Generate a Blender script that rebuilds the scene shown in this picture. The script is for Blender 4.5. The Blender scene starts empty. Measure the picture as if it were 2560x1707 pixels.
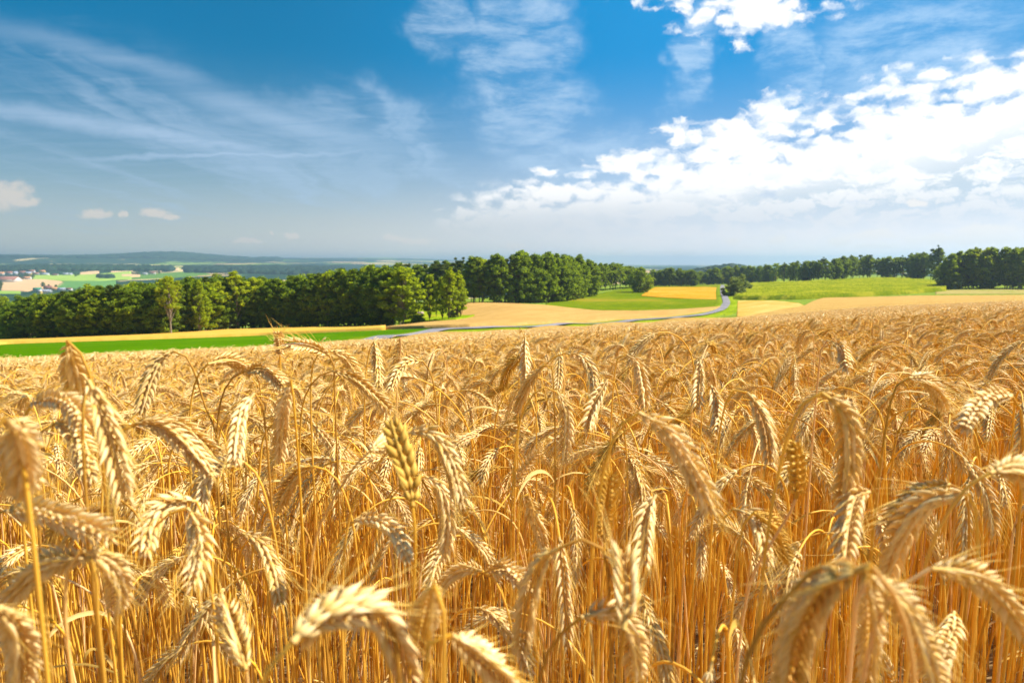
import bpy, math, random
import numpy as np
from mathutils import Vector

R = math.radians
rng = np.random.default_rng(7)
random.seed(7)
scene = bpy.context.scene
COL = scene.collection

# ------------------------------------------------------------------ camera
W0, H0, FPX, HOR = 2560.0, 1707.0, 1707.0, 658.0
DT = (658.0 - 632.0) / 1712.0
PITCH = math.atan((H0 / 2 - HOR) / FPX)
cam_data = bpy.data.cameras.new('camera')
cam = bpy.data.objects.new('camera', cam_data)
COL.objects.link(cam)
scene.camera = cam
cam.location = (0, 0, 0)
cam.rotation_euler = (R(90) - PITCH, 0, 0)
cam_data.sensor_width = 36.0
cam_data.lens = 36.0 * FPX / W0
cam_data.clip_start = 0.02
cam_data.clip_end = 40000
cam_data.dof.use_dof = True
cam_data.dof.focus_distance = 1.55
cam_data.dof.aperture_fstop = 7.8

scene.view_settings.view_transform = 'Standard'
scene.view_settings.look = 'None'
scene.view_settings.gamma = 1.0
scene.view_settings.exposure = 1.24
scene.cycles.use_denoising = True
scene.cycles.max_bounces = 10
scene.cycles.diffuse_bounces = 7
scene.cycles.transmission_bounces = 6
scene.cycles.volume_bounces = 1
scene.cycles.transparent_max_bounces = 8
scene.cycles.caustics_reflective = False
scene.cycles.caustics_refractive = False

SUN_AZ, SUN_EL = R(76), R(50)          # azimuth clockwise from +Y


def ray(px, py):
    """direction of a photograph pixel (2560 x 1707)."""
    x, y = px - W0 / 2, -(py - H0 / 2)
    c, s = math.cos(PITCH), math.sin(PITCH)
    return (x, FPX * c + y * s, -FPX * s + y * c)


def ut(px, py):
    d = ray(px, py)
    return d[0] / d[1], -d[2] / d[1]


def azel(px, py):
    d = ray(px, py)
    return math.atan2(d[0], d[1]), math.atan2(d[2], math.hypot(d[0], d[1]))


# ------------------------------------------------------------------ node helper
class NT:
    def __init__(self, tree):
        self.t = tree

    def n(self, typ, inputs=None, **props):
        nd = self.t.nodes.new(typ)
        for k, v in props.items():
            setattr(nd, k, v)
        for k, v in (inputs or {}).items():
            s = nd.inputs[k]
            if isinstance(v, bpy.types.NodeSocket):
                self.t.links.new(v, s)
            else:
                s.default_value = v
        return nd

    def m(self, op, a, b=0.0, c=None, clamp=False):
        i = {0: a, 1: b}
        if c is not None:
            i[2] = c
        return self.n('ShaderNodeMath', i, operation=op, use_clamp=clamp).outputs[0]

    def vm(self, op, a, b=None):
        i = {0: a}
        if b is not None:
            i[1] = b
        nd = self.n('ShaderNodeVectorMath', i, operation=op)
        return nd.outputs['Value'] if op in ('LENGTH', 'DOT_PRODUCT') else nd.outputs[0]

    def noise(self, vec, scale, detail=4, rough=0.55, dist=0.0, dim='3D'):
        return self.n('ShaderNodeTexNoise', {'Vector': vec, 'Scale': scale, 'Detail': detail,
                                             'Roughness': rough, 'Distortion': dist}, noise_dimensions=dim)

    def rng(self, v, a, b, c=0.0, d=1.0, smooth=True):
        return self.n('ShaderNodeMapRange', {'Value': v, 'From Min': a, 'From Max': b, 'To Min': c, 'To Max': d},
                      interpolation_type='SMOOTHSTEP' if smooth else 'LINEAR').outputs[0]

    def mix(self, f, a, b):
        nd = self.n('ShaderNodeMix', data_type='RGBA')
        for k, v in ((0, f), (6, a), (7, b)):
            if isinstance(v, bpy.types.NodeSocket):
                self.t.links.new(v, nd.inputs[k])
            else:
                nd.inputs[k].default_value = v if k == 0 else (*v[:3], 1)
        return nd.outputs[2]


# ------------------------------------------------------------------ sky
def build_world():
    w = bpy.data.worlds.new('World')
    scene.world = w
    w.use_nodes = True
    t = w.node_tree
    t.nodes.clear()
    N = NT(t)
    sky = N.n('ShaderNodeTexSky', sky_type='NISHITA', sun_disc=False, sun_elevation=SUN_EL,
              sun_rotation=SUN_AZ, air_density=1.0, dust_density=0.6, ozone_density=3.0).outputs[0]
    hs = N.n('ShaderNodeHueSaturation', {'Hue': 0.478, 'Saturation': 2.3, 'Value': 0.42, 'Color': sky}).outputs[0]
    tc = N.n('ShaderNodeTexCoord').outputs['Generated']
    sp = N.n('ShaderNodeSeparateXYZ', {0: tc})
    x, y, z = sp.outputs
    az = N.m('ARCTAN2', x, y)
    el = N.m('ARCSINE', z)
    ae = N.n('ShaderNodeCombineXYZ', {0: az, 1: el, 2: 0.0}).outputs[0]
    # cloud-deck coordinates: the direction projected on a level sheet overhead
    zc = N.m('ADD', N.m('MAXIMUM', z, 0.0), 0.045)
    px = N.m('DIVIDE', x, zc)
    py = N.m('DIVIDE', y, zc)
    deck = N.n('ShaderNodeCombineXYZ', {0: px, 1: py, 2: 0.0}).outputs[0]

    side = N.rng(az, R(-38), R(34))

    def blob(cx, cy, wx, wy, src=None, soft=1.0):
        """soft ellipse in sky angles round the photograph pixel cx, cy; size in pixels"""
        a, e = azel(cx, cy)
        k = 1 / FPX
        nd = N.n('ShaderNodeVectorMath', {0: src or ae, 1: (-a, -e, 0)}, operation='ADD').outputs[0]
        s = N.vm('MULTIPLY', nd, (1 / (wx * k), 1 / (wy * k), 0))
        return N.rng(N.vm('LENGTH', s), 1.0 + 0.0, 1.0 - soft)

    def mx(*a):
        r = a[0]
        for b in a[1:]:
            r = N.m('MAXIMUM', r, b)
        return r

    warp_n = N.noise(ae, 5.0, 5, 0.6).outputs['Color']
    warp = N.vm('MULTIPLY', N.vm('SUBTRACT', warp_n, (0.5, 0.5, 0.5)), (0.28, 0.16, 0))
    aew = N.vm('ADD', ae, warp)
    fine_n = N.noise(ae, 38.0, 5, 0.62).outputs['Color']
    fine = N.vm('MULTIPLY', N.vm('SUBTRACT', fine_n, (0.5, 0.5, 0.5)), (0.045, 0.02, 0))
    aef = N.vm('ADD', ae, fine)

    # --- cirrus: long parallel streaks running towards a far point right of centre
    rot = N.n('ShaderNodeMapping', {'Vector': N.vm('ADD', deck, N.vm('MULTIPLY', N.vm('SUBTRACT', N.noise(deck, 0.9, 4, 0.6).outputs['Color'], (.5, .5, .5)), (0.9, 0.9, 0))),
                                    'Rotation': (0, 0, R(14)), 'Scale': (1.0, 0.13, 1.0)}).outputs[0]
    st1 = N.noise(rot, 1.15, 6, 0.6, 0.5).outputs[0]
    streak = N.rng(st1, 0.46, 0.68)
    rip = N.n('ShaderNodeMapping', {'Vector': deck, 'Rotation': (0, 0, R(-6)), 'Scale': (0.7, 2.2, 1.0)}).outputs[0]
    rp = N.noise(rip, 2.6, 6, 0.68, 0.8).outputs[0]
    wisp = N.rng(rp, 0.34, 0.78)
    left_mask = mx(blob(330, 400, 900, 190, aew), blob(60, 220, 520, 170, aew), blob(820, 320, 480, 110, aew), blob(1100, 430, 420, 60, aew))
    cir = N.m('MULTIPLY', N.m('ADD', N.m('MULTIPLY', streak, 0.80), N.m('MULTIPLY', wisp, 0.30)), N.rng(left_mask, 0.0, 0.55))

    # two clear trails over the left half, as crooked thin bands
    def trail(x0, y0, x1, y1, wid, gain, mask):
        a0, e0 = azel(x0, y0)
        a1, e1 = azel(x1, y1)
        sl = (e1 - e0) / (a1 - a0)
        tt = N.vm('ADD', ae, N.vm('MULTIPLY', warp, (0.15, 0.30, 0)))
        s2 = N.n('ShaderNodeSeparateXYZ', {0: N.vm('ADD', tt, N.vm('MULTIPLY', fine, (0.3, 0.35, 0)))}).outputs
        dev = N.m('SUBTRACT', N.m('SUBTRACT', s2[1], e0), N.m('MULTIPLY', N.m('SUBTRACT', s2[0], a0), sl))
        band = N.rng(N.m('ABSOLUTE', dev), wid / FPX, 0.0)
        return N.m('MULTIPLY', N.m('MULTIPLY', band, gain), mask)
    tr = mx(trail(0, 262, 1000, 425, 30, 1.0, blob(380, 330, 760, 150)),
            trail(0, 383, 1150, 368, 10, 1.0, blob(520, 378, 800, 70)),
            trail(300, 170, 1150, 430, 60, 0.75, blob(760, 290, 560, 170)),
            trail(0, 60, 700, 270, 40, 0.5, blob(300, 150, 480, 130)))
    tr = N.m('MULTIPLY', tr, N.rng(rp, 0.15, 0.7, 0.55, 1.0))

    # --- tall feathery veils in the middle and right
    veil = mx(blob(1290, 120, 200, 230, aew), blob(1330, 300, 260, 150, aew), blob(1090, 60, 150, 100, aew),
              N.m('MULTIPLY', blob(1690, 160, 90, 190, aew), 0.85), N.m('MULTIPLY', blob(1990, 150, 110, 190, aew), 0.9),
              N.m('MULTIPLY', blob(2290, 140, 330, 190, aew), 0.55), N.m('MULTIPLY', blob(1500, 400, 420, 110, aew), 0.6))
    ripf = N.noise(N.n('ShaderNodeMapping', {'Vector': ae, 'Rotation': (0, 0, R(12)), 'Scale': (1.0, 3.2, 1.0)}).outputs[0], 9.0, 7, 0.68, 0.25).outputs[0]
    veil = N.m('MULTIPLY', N.rng(veil, 0.02, 0.5), N.rng(ripf, 0.34, 0.68, 0.12, 0.95))

    # --- altocumulus: the bank filling the lower right, broken to puffs along its upper edge
    pa, pb, pc = azel(1090, 505), azel(1800, 375), azel(2560, 175)
    s3 = N.n('ShaderNodeSeparateXYZ', {0: N.vm('ADD', ae, N.vm('MULTIPLY', warp, (0.35, 0.30, 0)))}).outputs
    up1 = N.m('MULTIPLY_ADD', N.m('SUBTRACT', s3[0], pa[0]), (pb[1] - pa[1]) / (pb[0] - pa[0]), pa[1])
    up2 = N.m('MULTIPLY_ADD', N.m('SUBTRACT', s3[0], pb[0]), (pc[1] - pb[1]) / (pc[0] - pb[0]), pb[1])
    depth = N.m('SUBTRACT', N.m('MAXIMUM', up1, up2), s3[1])            # > 0 inside the bank
    inside = N.rng(depth, -0.035, 0.06)
    leftcut = N.rng(s3[0], azel(1040, 500)[0], azel(1260, 500)[0])
    fade_low = N.rng(el, azel(1280, 600)[1], azel(1280, 480)[1])
    tilt = N.n('ShaderNodeMapping', {'Vector': N.vm('ADD', ae, fine), 'Rotation': (0, 0, R(-14)), 'Scale': (1.0, 2.1, 1.0)}).outputs[0]
    cellv = N.n('ShaderNodeTexVoronoi', {'Vector': tilt, 'Scale': 38.0, 'Randomness': 1.0, 'Smoothness': 0.6}, feature='SMOOTH_F1', voronoi_dimensions='2D').outputs['Distance']
    cn = N.noise(tilt, 24.0, 7, 0.62, 0.35).outputs[0]
    cn2 = N.noise(ae, 34.0, 6, 0.62, 0.2).outputs[0]
    cn3 = N.noise(tilt, 6.0, 3, 0.5).outputs[0]
    puffs = N.m('ADD', N.m('MULTIPLY_ADD', N.m('SUBTRACT', cn, 0.5), 2.0, 0.5),
                N.m('ADD', N.m('MULTIPLY', N.m('SUBTRACT', 0.42, cellv), 0.8), N.m('MULTIPLY', N.m('SUBTRACT', cn3, 0.5), 1.2)))
    bank_in = N.m('MULTIPLY', inside, leftcut)
    thick = N.m('ADD', puffs, N.m('MULTIPLY', bank_in, N.m('MULTIPLY_ADD', side, 0.32, 0.5)))
    bank = N.m('MULTIPLY', N.rng(thick, 0.42, 1.02), N.rng(bank_in, 0.0, 0.3))
    # extra puffs above the bank
    ex = mx(blob(1945, 290, 135, 85, aef, 0.9), blob(1850, 345, 210, 66, aef, 0.9), N.m('MULTIPLY', blob(1700, 330, 85, 50, aef, 0.9), 0.8),
            blob(1590, 405, 230, 46, aef, 0.9), N.m('MULTIPLY', blob(1362, 430, 60, 22, aef, 0.8), 0.9), blob(1860, 25, 300, 90, aef, 0.9),
            N.m('MULTIPLY', blob(1850, 85, 90, 55, aef, 0.9), 0.7), N.m('MULTIPLY', blob(1720, 0, 220, 60, aef, 0.9), 0.7),
            N.m('MULTIPLY', blob(2110, 290, 230, 80, aef, 0.7), 0.62), N.m('MULTIPLY', blob(2400, 225, 300, 110, aef, 0.7), 0.66))
    exm = N.m('MULTIPLY', N.rng(N.m('ADD', N.m('MULTIPLY', ex, 0.95), N.m('MULTIPLY', puffs, 0.75)), 0.66, 1.25), N.rng(ex, 0.0, 0.2))
    alto = mx(N.m('MULTIPLY', bank, N.m('MULTIPLY_ADD', fade_low, 0.86, 0.14)), exm)

    # --- little flat cumulus over the horizon
    sm = []
    for (cx, cy, wx, wy) in ((10, 488, 70, 30), (45, 505, 62, 12), (236, 535, 36, 11), (303, 535, 16, 6), (395, 534, 44, 12), (430, 543, 26, 8),
                             (727, 587, 24, 9), (675, 587, 14, 5), (1000, 599, 44, 8), (1050, 604, 54, 7), (1285, 617, 42, 8), (620, 604, 50, 5),
                             (1700, 632, 48, 8), (1830, 605, 34, 9), (1945, 602, 36, 9), (1550, 634, 40, 6), (2180, 588, 80, 12),
                             (2100, 604, 36, 11), (2420, 598, 170, 14), (2480, 575, 110, 14), (2290, 505, 28, 8), (2190, 618, 60, 7)):
        sm.append(blob(cx, cy, wx * 1.35, wy * 1.75, aef, 1.0))
    cum = N.rng(N.m('ADD', mx(*sm), N.m('MULTIPLY', N.m('SUBTRACT', cn2, 0.5), 1.3)), 0.25, 0.80)

    # --- thin haze in the air near the horizon, brighter under the sun
    hz = N.m('POWER', N.rng(el, R(17), R(-0.5), smooth=False), 2.0)
    side2 = N.rng(az, R(-22), R(16))
    hcol = N.mix(side, (4.9, 5.0, 4.7), (9.8, 8.7, 7.9))
    base = N.mix(N.m('MULTIPLY_ADD', side2, 0.55, 0.32), hs, (0.0, 2.35, 5.6))
    base = N.mix(N.m('MULTIPLY', hz, 0.97), base, hcol)
    c1 = N.mix(side, (2.9, 4.1, 5.6), (4.0, 5.6, 7.4))
    k1 = N.m('MINIMUM', mx(N.m('MULTIPLY', cir, 0.66), tr, N.m('MULTIPLY', veil, 0.78)), 0.9)
    base = N.mix(k1, base, c1)
    shade = N.rng(N.noise(tilt, 26.0, 5, 0.62, 0.4).outputs[0], 0.42, 0.57)
    bright = N.rng(el, azel(1280, 610)[1], azel(1280, 420)[1])
    c2a = N.mix(bright, (6.0, 5.9, 5.8), (8.2, 8.2, 8.3))
    c2 = N.mix(N.m('MULTIPLY', N.rng(depth, 0.03, 0.11), N.m('MULTIPLY', N.m('SUBTRACT', 1.0, shade), 0.9)), c2a, (4.0, 4.9, 5.8))
    base = N.mix(alto, base, c2)
    c3 = N.mix(side, (5.2, 4.9, 4.6), (7.0, 6.7, 6.5))
    base = N.mix(N.m('MULTIPLY', cum, 0.95), base, c3)
    bg = N.n('ShaderNodeBackground', {'Color': base, 'Strength': 0.06})
    out = N.n('ShaderNodeOutputWorld')
    t.links.new(bg.outputs[0], out.inputs[0])
    w.cycles.sampling_method = 'MANUAL'
    w.cycles.sample_map_resolution = 512


build_world()
sun_d = bpy.data.lights.new('sun', 'SUN')
sun_d.energy = 5.0
sun_d.angle = R(0.53)
sun_d.color = (1.0, 0.94, 0.84)
sun = bpy.data.objects.new('sun', sun_d)
COL.objects.link(sun)
sdir = Vector((math.sin(SUN_AZ) * math.cos(SUN_EL), math.cos(SUN_AZ) * math.cos(SUN_EL), math.sin(SUN_EL)))
sun.rotation_euler = sdir.to_track_quat('Z', 'Y').to_euler()


# ------------------------------------------------------------------ mesh helpers
def fast_mesh(name, V, quads=None, tris=None, tone=None, smooth=True, mats=(), midx=None):
    V = np.asarray(V, dtype=np.float32)
    q = np.zeros((0, 4), int) if quads is None or len(quads) == 0 else np.asarray(quads, int)
    t = np.zeros((0, 3), int) if tris is None or len(tris) == 0 else np.asarray(tris, int)
    me = bpy.data.meshes.new(name)
    me.vertices.add(len(V))
    me.vertices.foreach_set('co', V.ravel())
    loops = np.concatenate([q.ravel(), t.ravel()]).astype(np.int32)
    me.loops.add(len(loops))
    me.loops.foreach_set('vertex_index', loops)
    nf = len(q) + len(t)
    me.polygons.add(nf)
    starts = np.concatenate([np.arange(len(q)) * 4, len(q) * 4 + np.arange(len(t)) * 3]).astype(np.int32)
    me.polygons.foreach_set('loop_start', starts)
    if smooth:
        me.polygons.foreach_set('use_smooth', np.ones(nf, dtype=bool))
    if midx is not None:
        me.polygons.foreach_set('material_index', np.asarray(midx, dtype=np.int32))
    me.update(calc_edges=True)
    if tone is not None:
        a = me.attributes.new('tone', 'FLOAT', 'POINT')
        a.data.foreach_set('value', np.asarray(tone, dtype=np.float32))
    for m in mats:
        me.materials.append(m)
    return me


def link(name, me, parent=None, loc=None):
    o = bpy.data.objects.new(name, me)
    COL.objects.link(o)
    if parent is not None:
        o.parent = parent
    if loc is not None:
        o.location = loc
    return o


def tag(o, label=None, cat=None, group=None, kind=None):
    for k, v in (('label', label), ('category', cat), ('group', group), ('kind', kind)):
        if v:
            o[k] = v
    return o


def empty(name, loc, label, cat, group=None, rz=0.0, sc=1.0):
    o = bpy.data.objects.new(name, None)
    COL.objects.link(o)
    o.location = loc
    o.rotation_euler = (0, 0, rz)
    o.scale = (sc, sc, sc) if not hasattr(sc, '__len__') else sc
    o.empty_display_size = 0.1
    return tag(o, label, cat, group)


class MB:
    """collects numpy pieces into one mesh"""
    def __init__(self):
        self.V, self.Q, self.T, self.tn, self.n = [], [], [], [], 0

    def add(self, V, Q=None, T=None, tone=1.0):
        V = np.asarray(V, float)
        self.V.append(V)
        if Q is not None and len(Q):
            self.Q.append(np.asarray(Q, int) + self.n)
        if T is not None and len(T):
            self.T.append(np.asarray(T, int) + self.n)
        self.tn.append(np.broadcast_to(np.asarray(tone, float), (len(V),)))
        self.n += len(V)

    def mesh(self, name, mats=(), smooth=True):
        return fast_mesh(name, np.concatenate(self.V), np.concatenate(self.Q) if self.Q else None,
                         np.concatenate(self.T) if self.T else None, np.concatenate(self.tn), smooth, mats)


def frames(P):
    P = np.asarray(P, float)
    T = np.gradient(P, axis=0)
    T /= np.linalg.norm(T, axis=1, keepdims=True) + 1e-12
    n = np.zeros_like(P)
    a = np.array([0, 0, 1.0]) if abs(T[0, 2]) < 0.9 else np.array([1.0, 0, 0])
    v = np.cross(T[0], a)
    v /= np.linalg.norm(v)
    for i in range(len(P)):
        v = v - T[i] * np.dot(v, T[i])
        v /= np.linalg.norm(v) + 1e-12
        n[i] = v
    return T, n, np.cross(T, n)


def tube(mb, P, rad, sides=5, tone=1.0, cap=True):
    P = np.asarray(P, float)
    T, Nn, B = frames(P)
    rad = np.broadcast_to(np.asarray(rad, float), (len(P),))
    a = np.arange(sides) * 2 * math.pi / sides
    ring = Nn[:, None, :] * np.cos(a)[None, :, None] + B[:, None, :] * np.sin(a)[None, :, None]
    V = (P[:, None, :] + ring * rad[:, None, None]).reshape(-1, 3)
    i = np.arange(len(P) - 1)[:, None] * sides
    j = np.arange(sides)[None, :]
    j2 = (j + 1) % sides
    Q = np.stack([i + j, i + j2, i + sides + j2, i + sides + j], -1).reshape(-1, 4)
    tn = np.repeat(np.broadcast_to(np.asarray(tone, float), (len(P),)), sides)
    mb.add(V, Q, None, tn)


def catmull(pts, n):
    """smooth curve through points, resampled by arc length to n points"""
    P = np.asarray(pts, float)
    if len(P) == 2:
        return P[0] + (P[1] - P[0]) * np.linspace(0, 1, n)[:, None]
    ext = np.vstack([2 * P[0] - P[1], P, 2 * P[-1] - P[-2]])
    kn = np.concatenate([[0], np.cumsum(np.maximum(np.linalg.norm(np.diff(ext, axis=0), axis=1), 1e-9) ** 0.5)])
    out = []
    for i in range(len(P) - 1):
        p0, p1, p2, p3 = ext[i:i + 4]
        t0, t1, t2, t3 = kn[i:i + 4]
        t = (t1 + (t2 - t1) * np.linspace(0, 1, 24, endpoint=False))[:, None]
        a1 = (t1 - t) / (t1 - t0) * p0 + (t - t0) / (t1 - t0) * p1
        a2 = (t2 - t) / (t2 - t1) * p1 + (t - t1) / (t2 - t1) * p2
        a3 = (t3 - t) / (t3 - t2) * p2 + (t - t2) / (t3 - t2) * p3
        b1 = (t2 - t) / (t2 - t0) * a1 + (t - t0) / (t2 - t0) * a2
        b2 = (t3 - t) / (t3 - t1) * a2 + (t - t1) / (t3 - t1) * a3
        out.append((t2 - t) / (t2 - t1) * b1 + (t - t1) / (t2 - t1) * b2)
    out.append(P[-1:])
    C = np.vstack(out)
    s = np.concatenate([[0], np.cumsum(np.linalg.norm(np.diff(C, axis=0), axis=1))])
    q = np.linspace(0, s[-1], n)
    return np.stack([np.interp(q, s, C[:, k]) for k in range(3)], 1)


# ------------------------------------------------------------------ terrain
CROP_H = 1.35
_E = {}   # d where the near rye field ends, per photo column
EDGE_X = [-900, -400, 0, 320, 640, 850, 960, 1170, 1280, 1430, 1600, 1740, 1812, 1900, 2010, 2035, 2060, 2300, 2560, 3300]
EDGE_D = [26, 30, 35, 40, 50, 68, 81, 97, 111, 133, 159, 187, 198, 210, 226, 262, 290, 300, 300, 300]
EDGE_U = [(x - 1280) / 1712.0 for x in EDGE_X]


def edge_d(u):
    return np.interp(u, EDGE_U, EDGE_D)


C = 'c'
FARL = [(380, 'z', -48), (650, 'z', -78), (1100, 'z', -108)]
FAR = [(1900, 'z', -114), (2500, 'z', -104), (3400, 'z', -96), (4200, 'z', -97), (7000, 'z', -98), (12000, 'z', -101), (20000, 'z', -110), (34000, 'z', -120)]
COLS = {
    -900: [(26, 960, C), (31, 'z', -6.9), (44, 954), (130, 920), (250, 890)] + FARL + FAR,
    -400: [(30, 916, C), (36, 'z', -7.2), (48, 911), (140, 884), (250, 868)] + FARL + FAR,
    0: [(35, 892, C), (41, 'z', -7.5), (55, 889), (150, 861), (250, 851)] + FARL + FAR,
    320: [(40, 878, C), (46, 'z', -8.2), (62, 874), (160, 850), (245, 836)] + FARL + FAR,
    640: [(50, 866, C), (56, 'z', -9.3), (74, 862), (170, 839), (240, 822)] + FARL + FAR,
    960: [(82, 851, C), (92, 847), (150, 825), (215, 816), (285, 787), (350, 757), (500, 'z', -40), (700, 'z', -72), (1100, 'z', -100)] + FAR,
    1170: [(100, 830, C), (112, 827), (130, 821), (225, 795), (300, 752), (450, 'z', -30), (800, 'z', -60), (1200, 'z', -95)] + FAR,
    1280: [(115, 827, C), (125, 823), (135, 818), (300, 757), (450, 'z', -28), (800, 'z', -55), (1200, 'z', -85)] + FAR,
    1430: [(138, 818, C), (150, 814), (160, 811), (240, 780), (310, 757), (400, 733), (480, 717), (900, 'z', -48)] + FAR,
    1600: [(165, 808, C), (178, 803), (185, 801), (250, 776), (395, 732), (480, 717), (700, 'z', -34), (1200, 'z', -50)] + FAR,
    1812: [(205, 797, C), (232, 783), (265, 766), (380, 740), (640, 713), (1000, 'z', -38), (1500, 'z', -38)] + FAR,
    2020: [(200, 778, C), (235, 771), (290, 752), (520, 702), (640, 'z', -24), (1000, 'z', -38), (1500, 'z', -38)] + FAR,
    2200: [(200, 762, C), (296, 742, C), (310, 739), (520, 697), (640, 'z', -22), (1000, 'z', -38), (1500, 'z', -45)] + FAR,
    2560: [(200, 750, C), (300, 737, C), (335, 723), (520, 'z', -20), (1000, 'z', -40), (1500, 'z', -60)] + FAR,
    3300: [(200, 735, C), (300, 725, C), (335, 712), (520, 'z', -20), (1000, 'z', -40), (1500, 'z', -60)] + FAR,
}
D_GRID = np.concatenate([np.arange(-80, 30, 2.0), np.geomspace(30, 36000, 380)])


def near_plane(x, y):
    return -1.5 - (0.112 - DT) * y + 0.055 * x


_cu, _cz = [], []
for cx in sorted(COLS):
    u0 = (cx - 1280) / 1712.0
    ds, zs = [12.0, 18.0], [near_plane(u0 * 12, 12), near_plane(u0 * 18, 18)]
    for e in COLS[cx]:
        d = e[0]
        if e[1] == 'z':
            z = e[2] + DT * d
            if d > 4200:       # high country on the left horizon, level land on the right
                w = min(max((u0 + 0.22) / 0.27, 0), 1)
                z = float(np.interp(d, [4200, 7000, 11000, 15000], [-33, 8, 62, 95])) * (1 - w) + float(np.interp(d, [4200, 7000, 12000, 34000], [-33, -30, -38, -60])) * w
        else:
            z = -ut(cx, e[1])[1] * d - (CROP_H if len(e) > 2 else 0)
        ds.append(d)
        zs.append(z)
    z = np.interp(D_GRID, ds, zs)
    q = D_GRID
    _cu.append(u0)
    _cz.append(np.where(q < 12, 0, z))
U_FINE = np.linspace(-1.4, 1.4, 281)
_Z = np.stack([np.interp(U_FINE, _cu, np.array(_cz)[:, j]) for j in range(len(D_GRID))], 0)
_ker = np.exp(-0.5 * (np.arange(-8, 9) / 3.0) ** 2)
_ker /= _ker.sum()
_pad = np.pad(_Z, ((0, 0), (8, 8)), mode='edge')
_Z = np.stack([np.convolve(r, _ker, 'valid') for r in _pad], 0)


def G(x, y):
    """ground height, vectorised"""
    x, y = np.broadcast_arrays(np.asarray(x, float), np.asarray(y, float))
    ys = np.maximum(y, 1.0)
    u = np.clip(x / ys, -1.39, 1.39)
    fi = (u + 1.4) / 0.01
    i0 = np.clip(fi.astype(int), 0, 279)
    fu = fi - i0
    j0 = np.clip(np.searchsorted(D_GRID, y, side='right') - 1, 0, len(D_GRID) - 2)
    fd = np.clip((y - D_GRID[j0]) / (D_GRID[j0 + 1] - D_GRID[j0]), 0, 1)
    zt = (_Z[j0, i0] * (1 - fu) + _Z[j0, i0 + 1] * fu) * (1 - fd) + (_Z[j0 + 1, i0] * (1 - fu) + _Z[j0 + 1, i0 + 1] * fu) * fd
    k = np.clip((y - 14) / 10, 0, 1)
    far = 1.5 * np.sin(x / 310.0 + 1) * np.sin(y / 420.0) * np.clip((y - 900) / 900, 0, 1)
    hill = 0.0
    for (hx, hy, hr, hw, hh) in HILLS:
        hill = hill + hh * np.exp(-(((x - hx) / hw) ** 2 + ((y - hy) / hr) ** 2))
    return np.where(y < 14, near_plane(x, y), near_plane(x, y) * (1 - k) + zt * k) + far + hill


# gentle hills in the far country (x, y, half depth, half width, height)
HILLS = [(-0.50 * 7800, 7800, 700, 620, 84), (-0.66 * 7000, 7000, 600, 1500, 34), (-0.80 * 6500, 6500, 500, 900, 40),
         (-0.30 * 9000, 9000, 900, 1500, 34), (-0.62 * 4100, 4150, 350, 900, 14), (-0.12 * 11500, 11500, 1100, 2600, 44),
         (-0.45 * 13500, 13500, 1200, 3600, 32), (-0.2 * 14000, 14200, 1200, 2600, 22), (0.30 * 1500, 1500, 300, 420, 6)]


def find_d(px, py, h=0.0, dmin=None, dmax=30000):
    """distance at which the pixel's ray meets the ground raised by h, beyond dmin"""
    u, t = ut(px, py)
    d0 = edge_d(u) + 2.0 if dmin is None else dmin
    d = np.geomspace(d0, dmax, 1600)
    g = G(u * d, d) + h + t * d
    ok = np.nonzero(g >= 0)[0]
    return float(d[ok[0]]) if len(ok) else float(dmax)


def at(px, py, h=0.0, dmin=None, dmax=30000):
    u, t = ut(px, py)
    d = find_d(px, py, h, dmin, dmax)
    return Vector((u * d, d, float(G(u * d, d))))


# ------------------------------------------------------------------ materials
def new_mat(name):
    m = bpy.data.materials.new(name)
    m.use_nodes = True
    m.node_tree.nodes.clear()
    return m, NT(m.node_tree)


def out(m, N, sock):
    o = N.n('ShaderNodeOutputMaterial')
    m.node_tree.links.new(sock, o.inputs[0])


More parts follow.
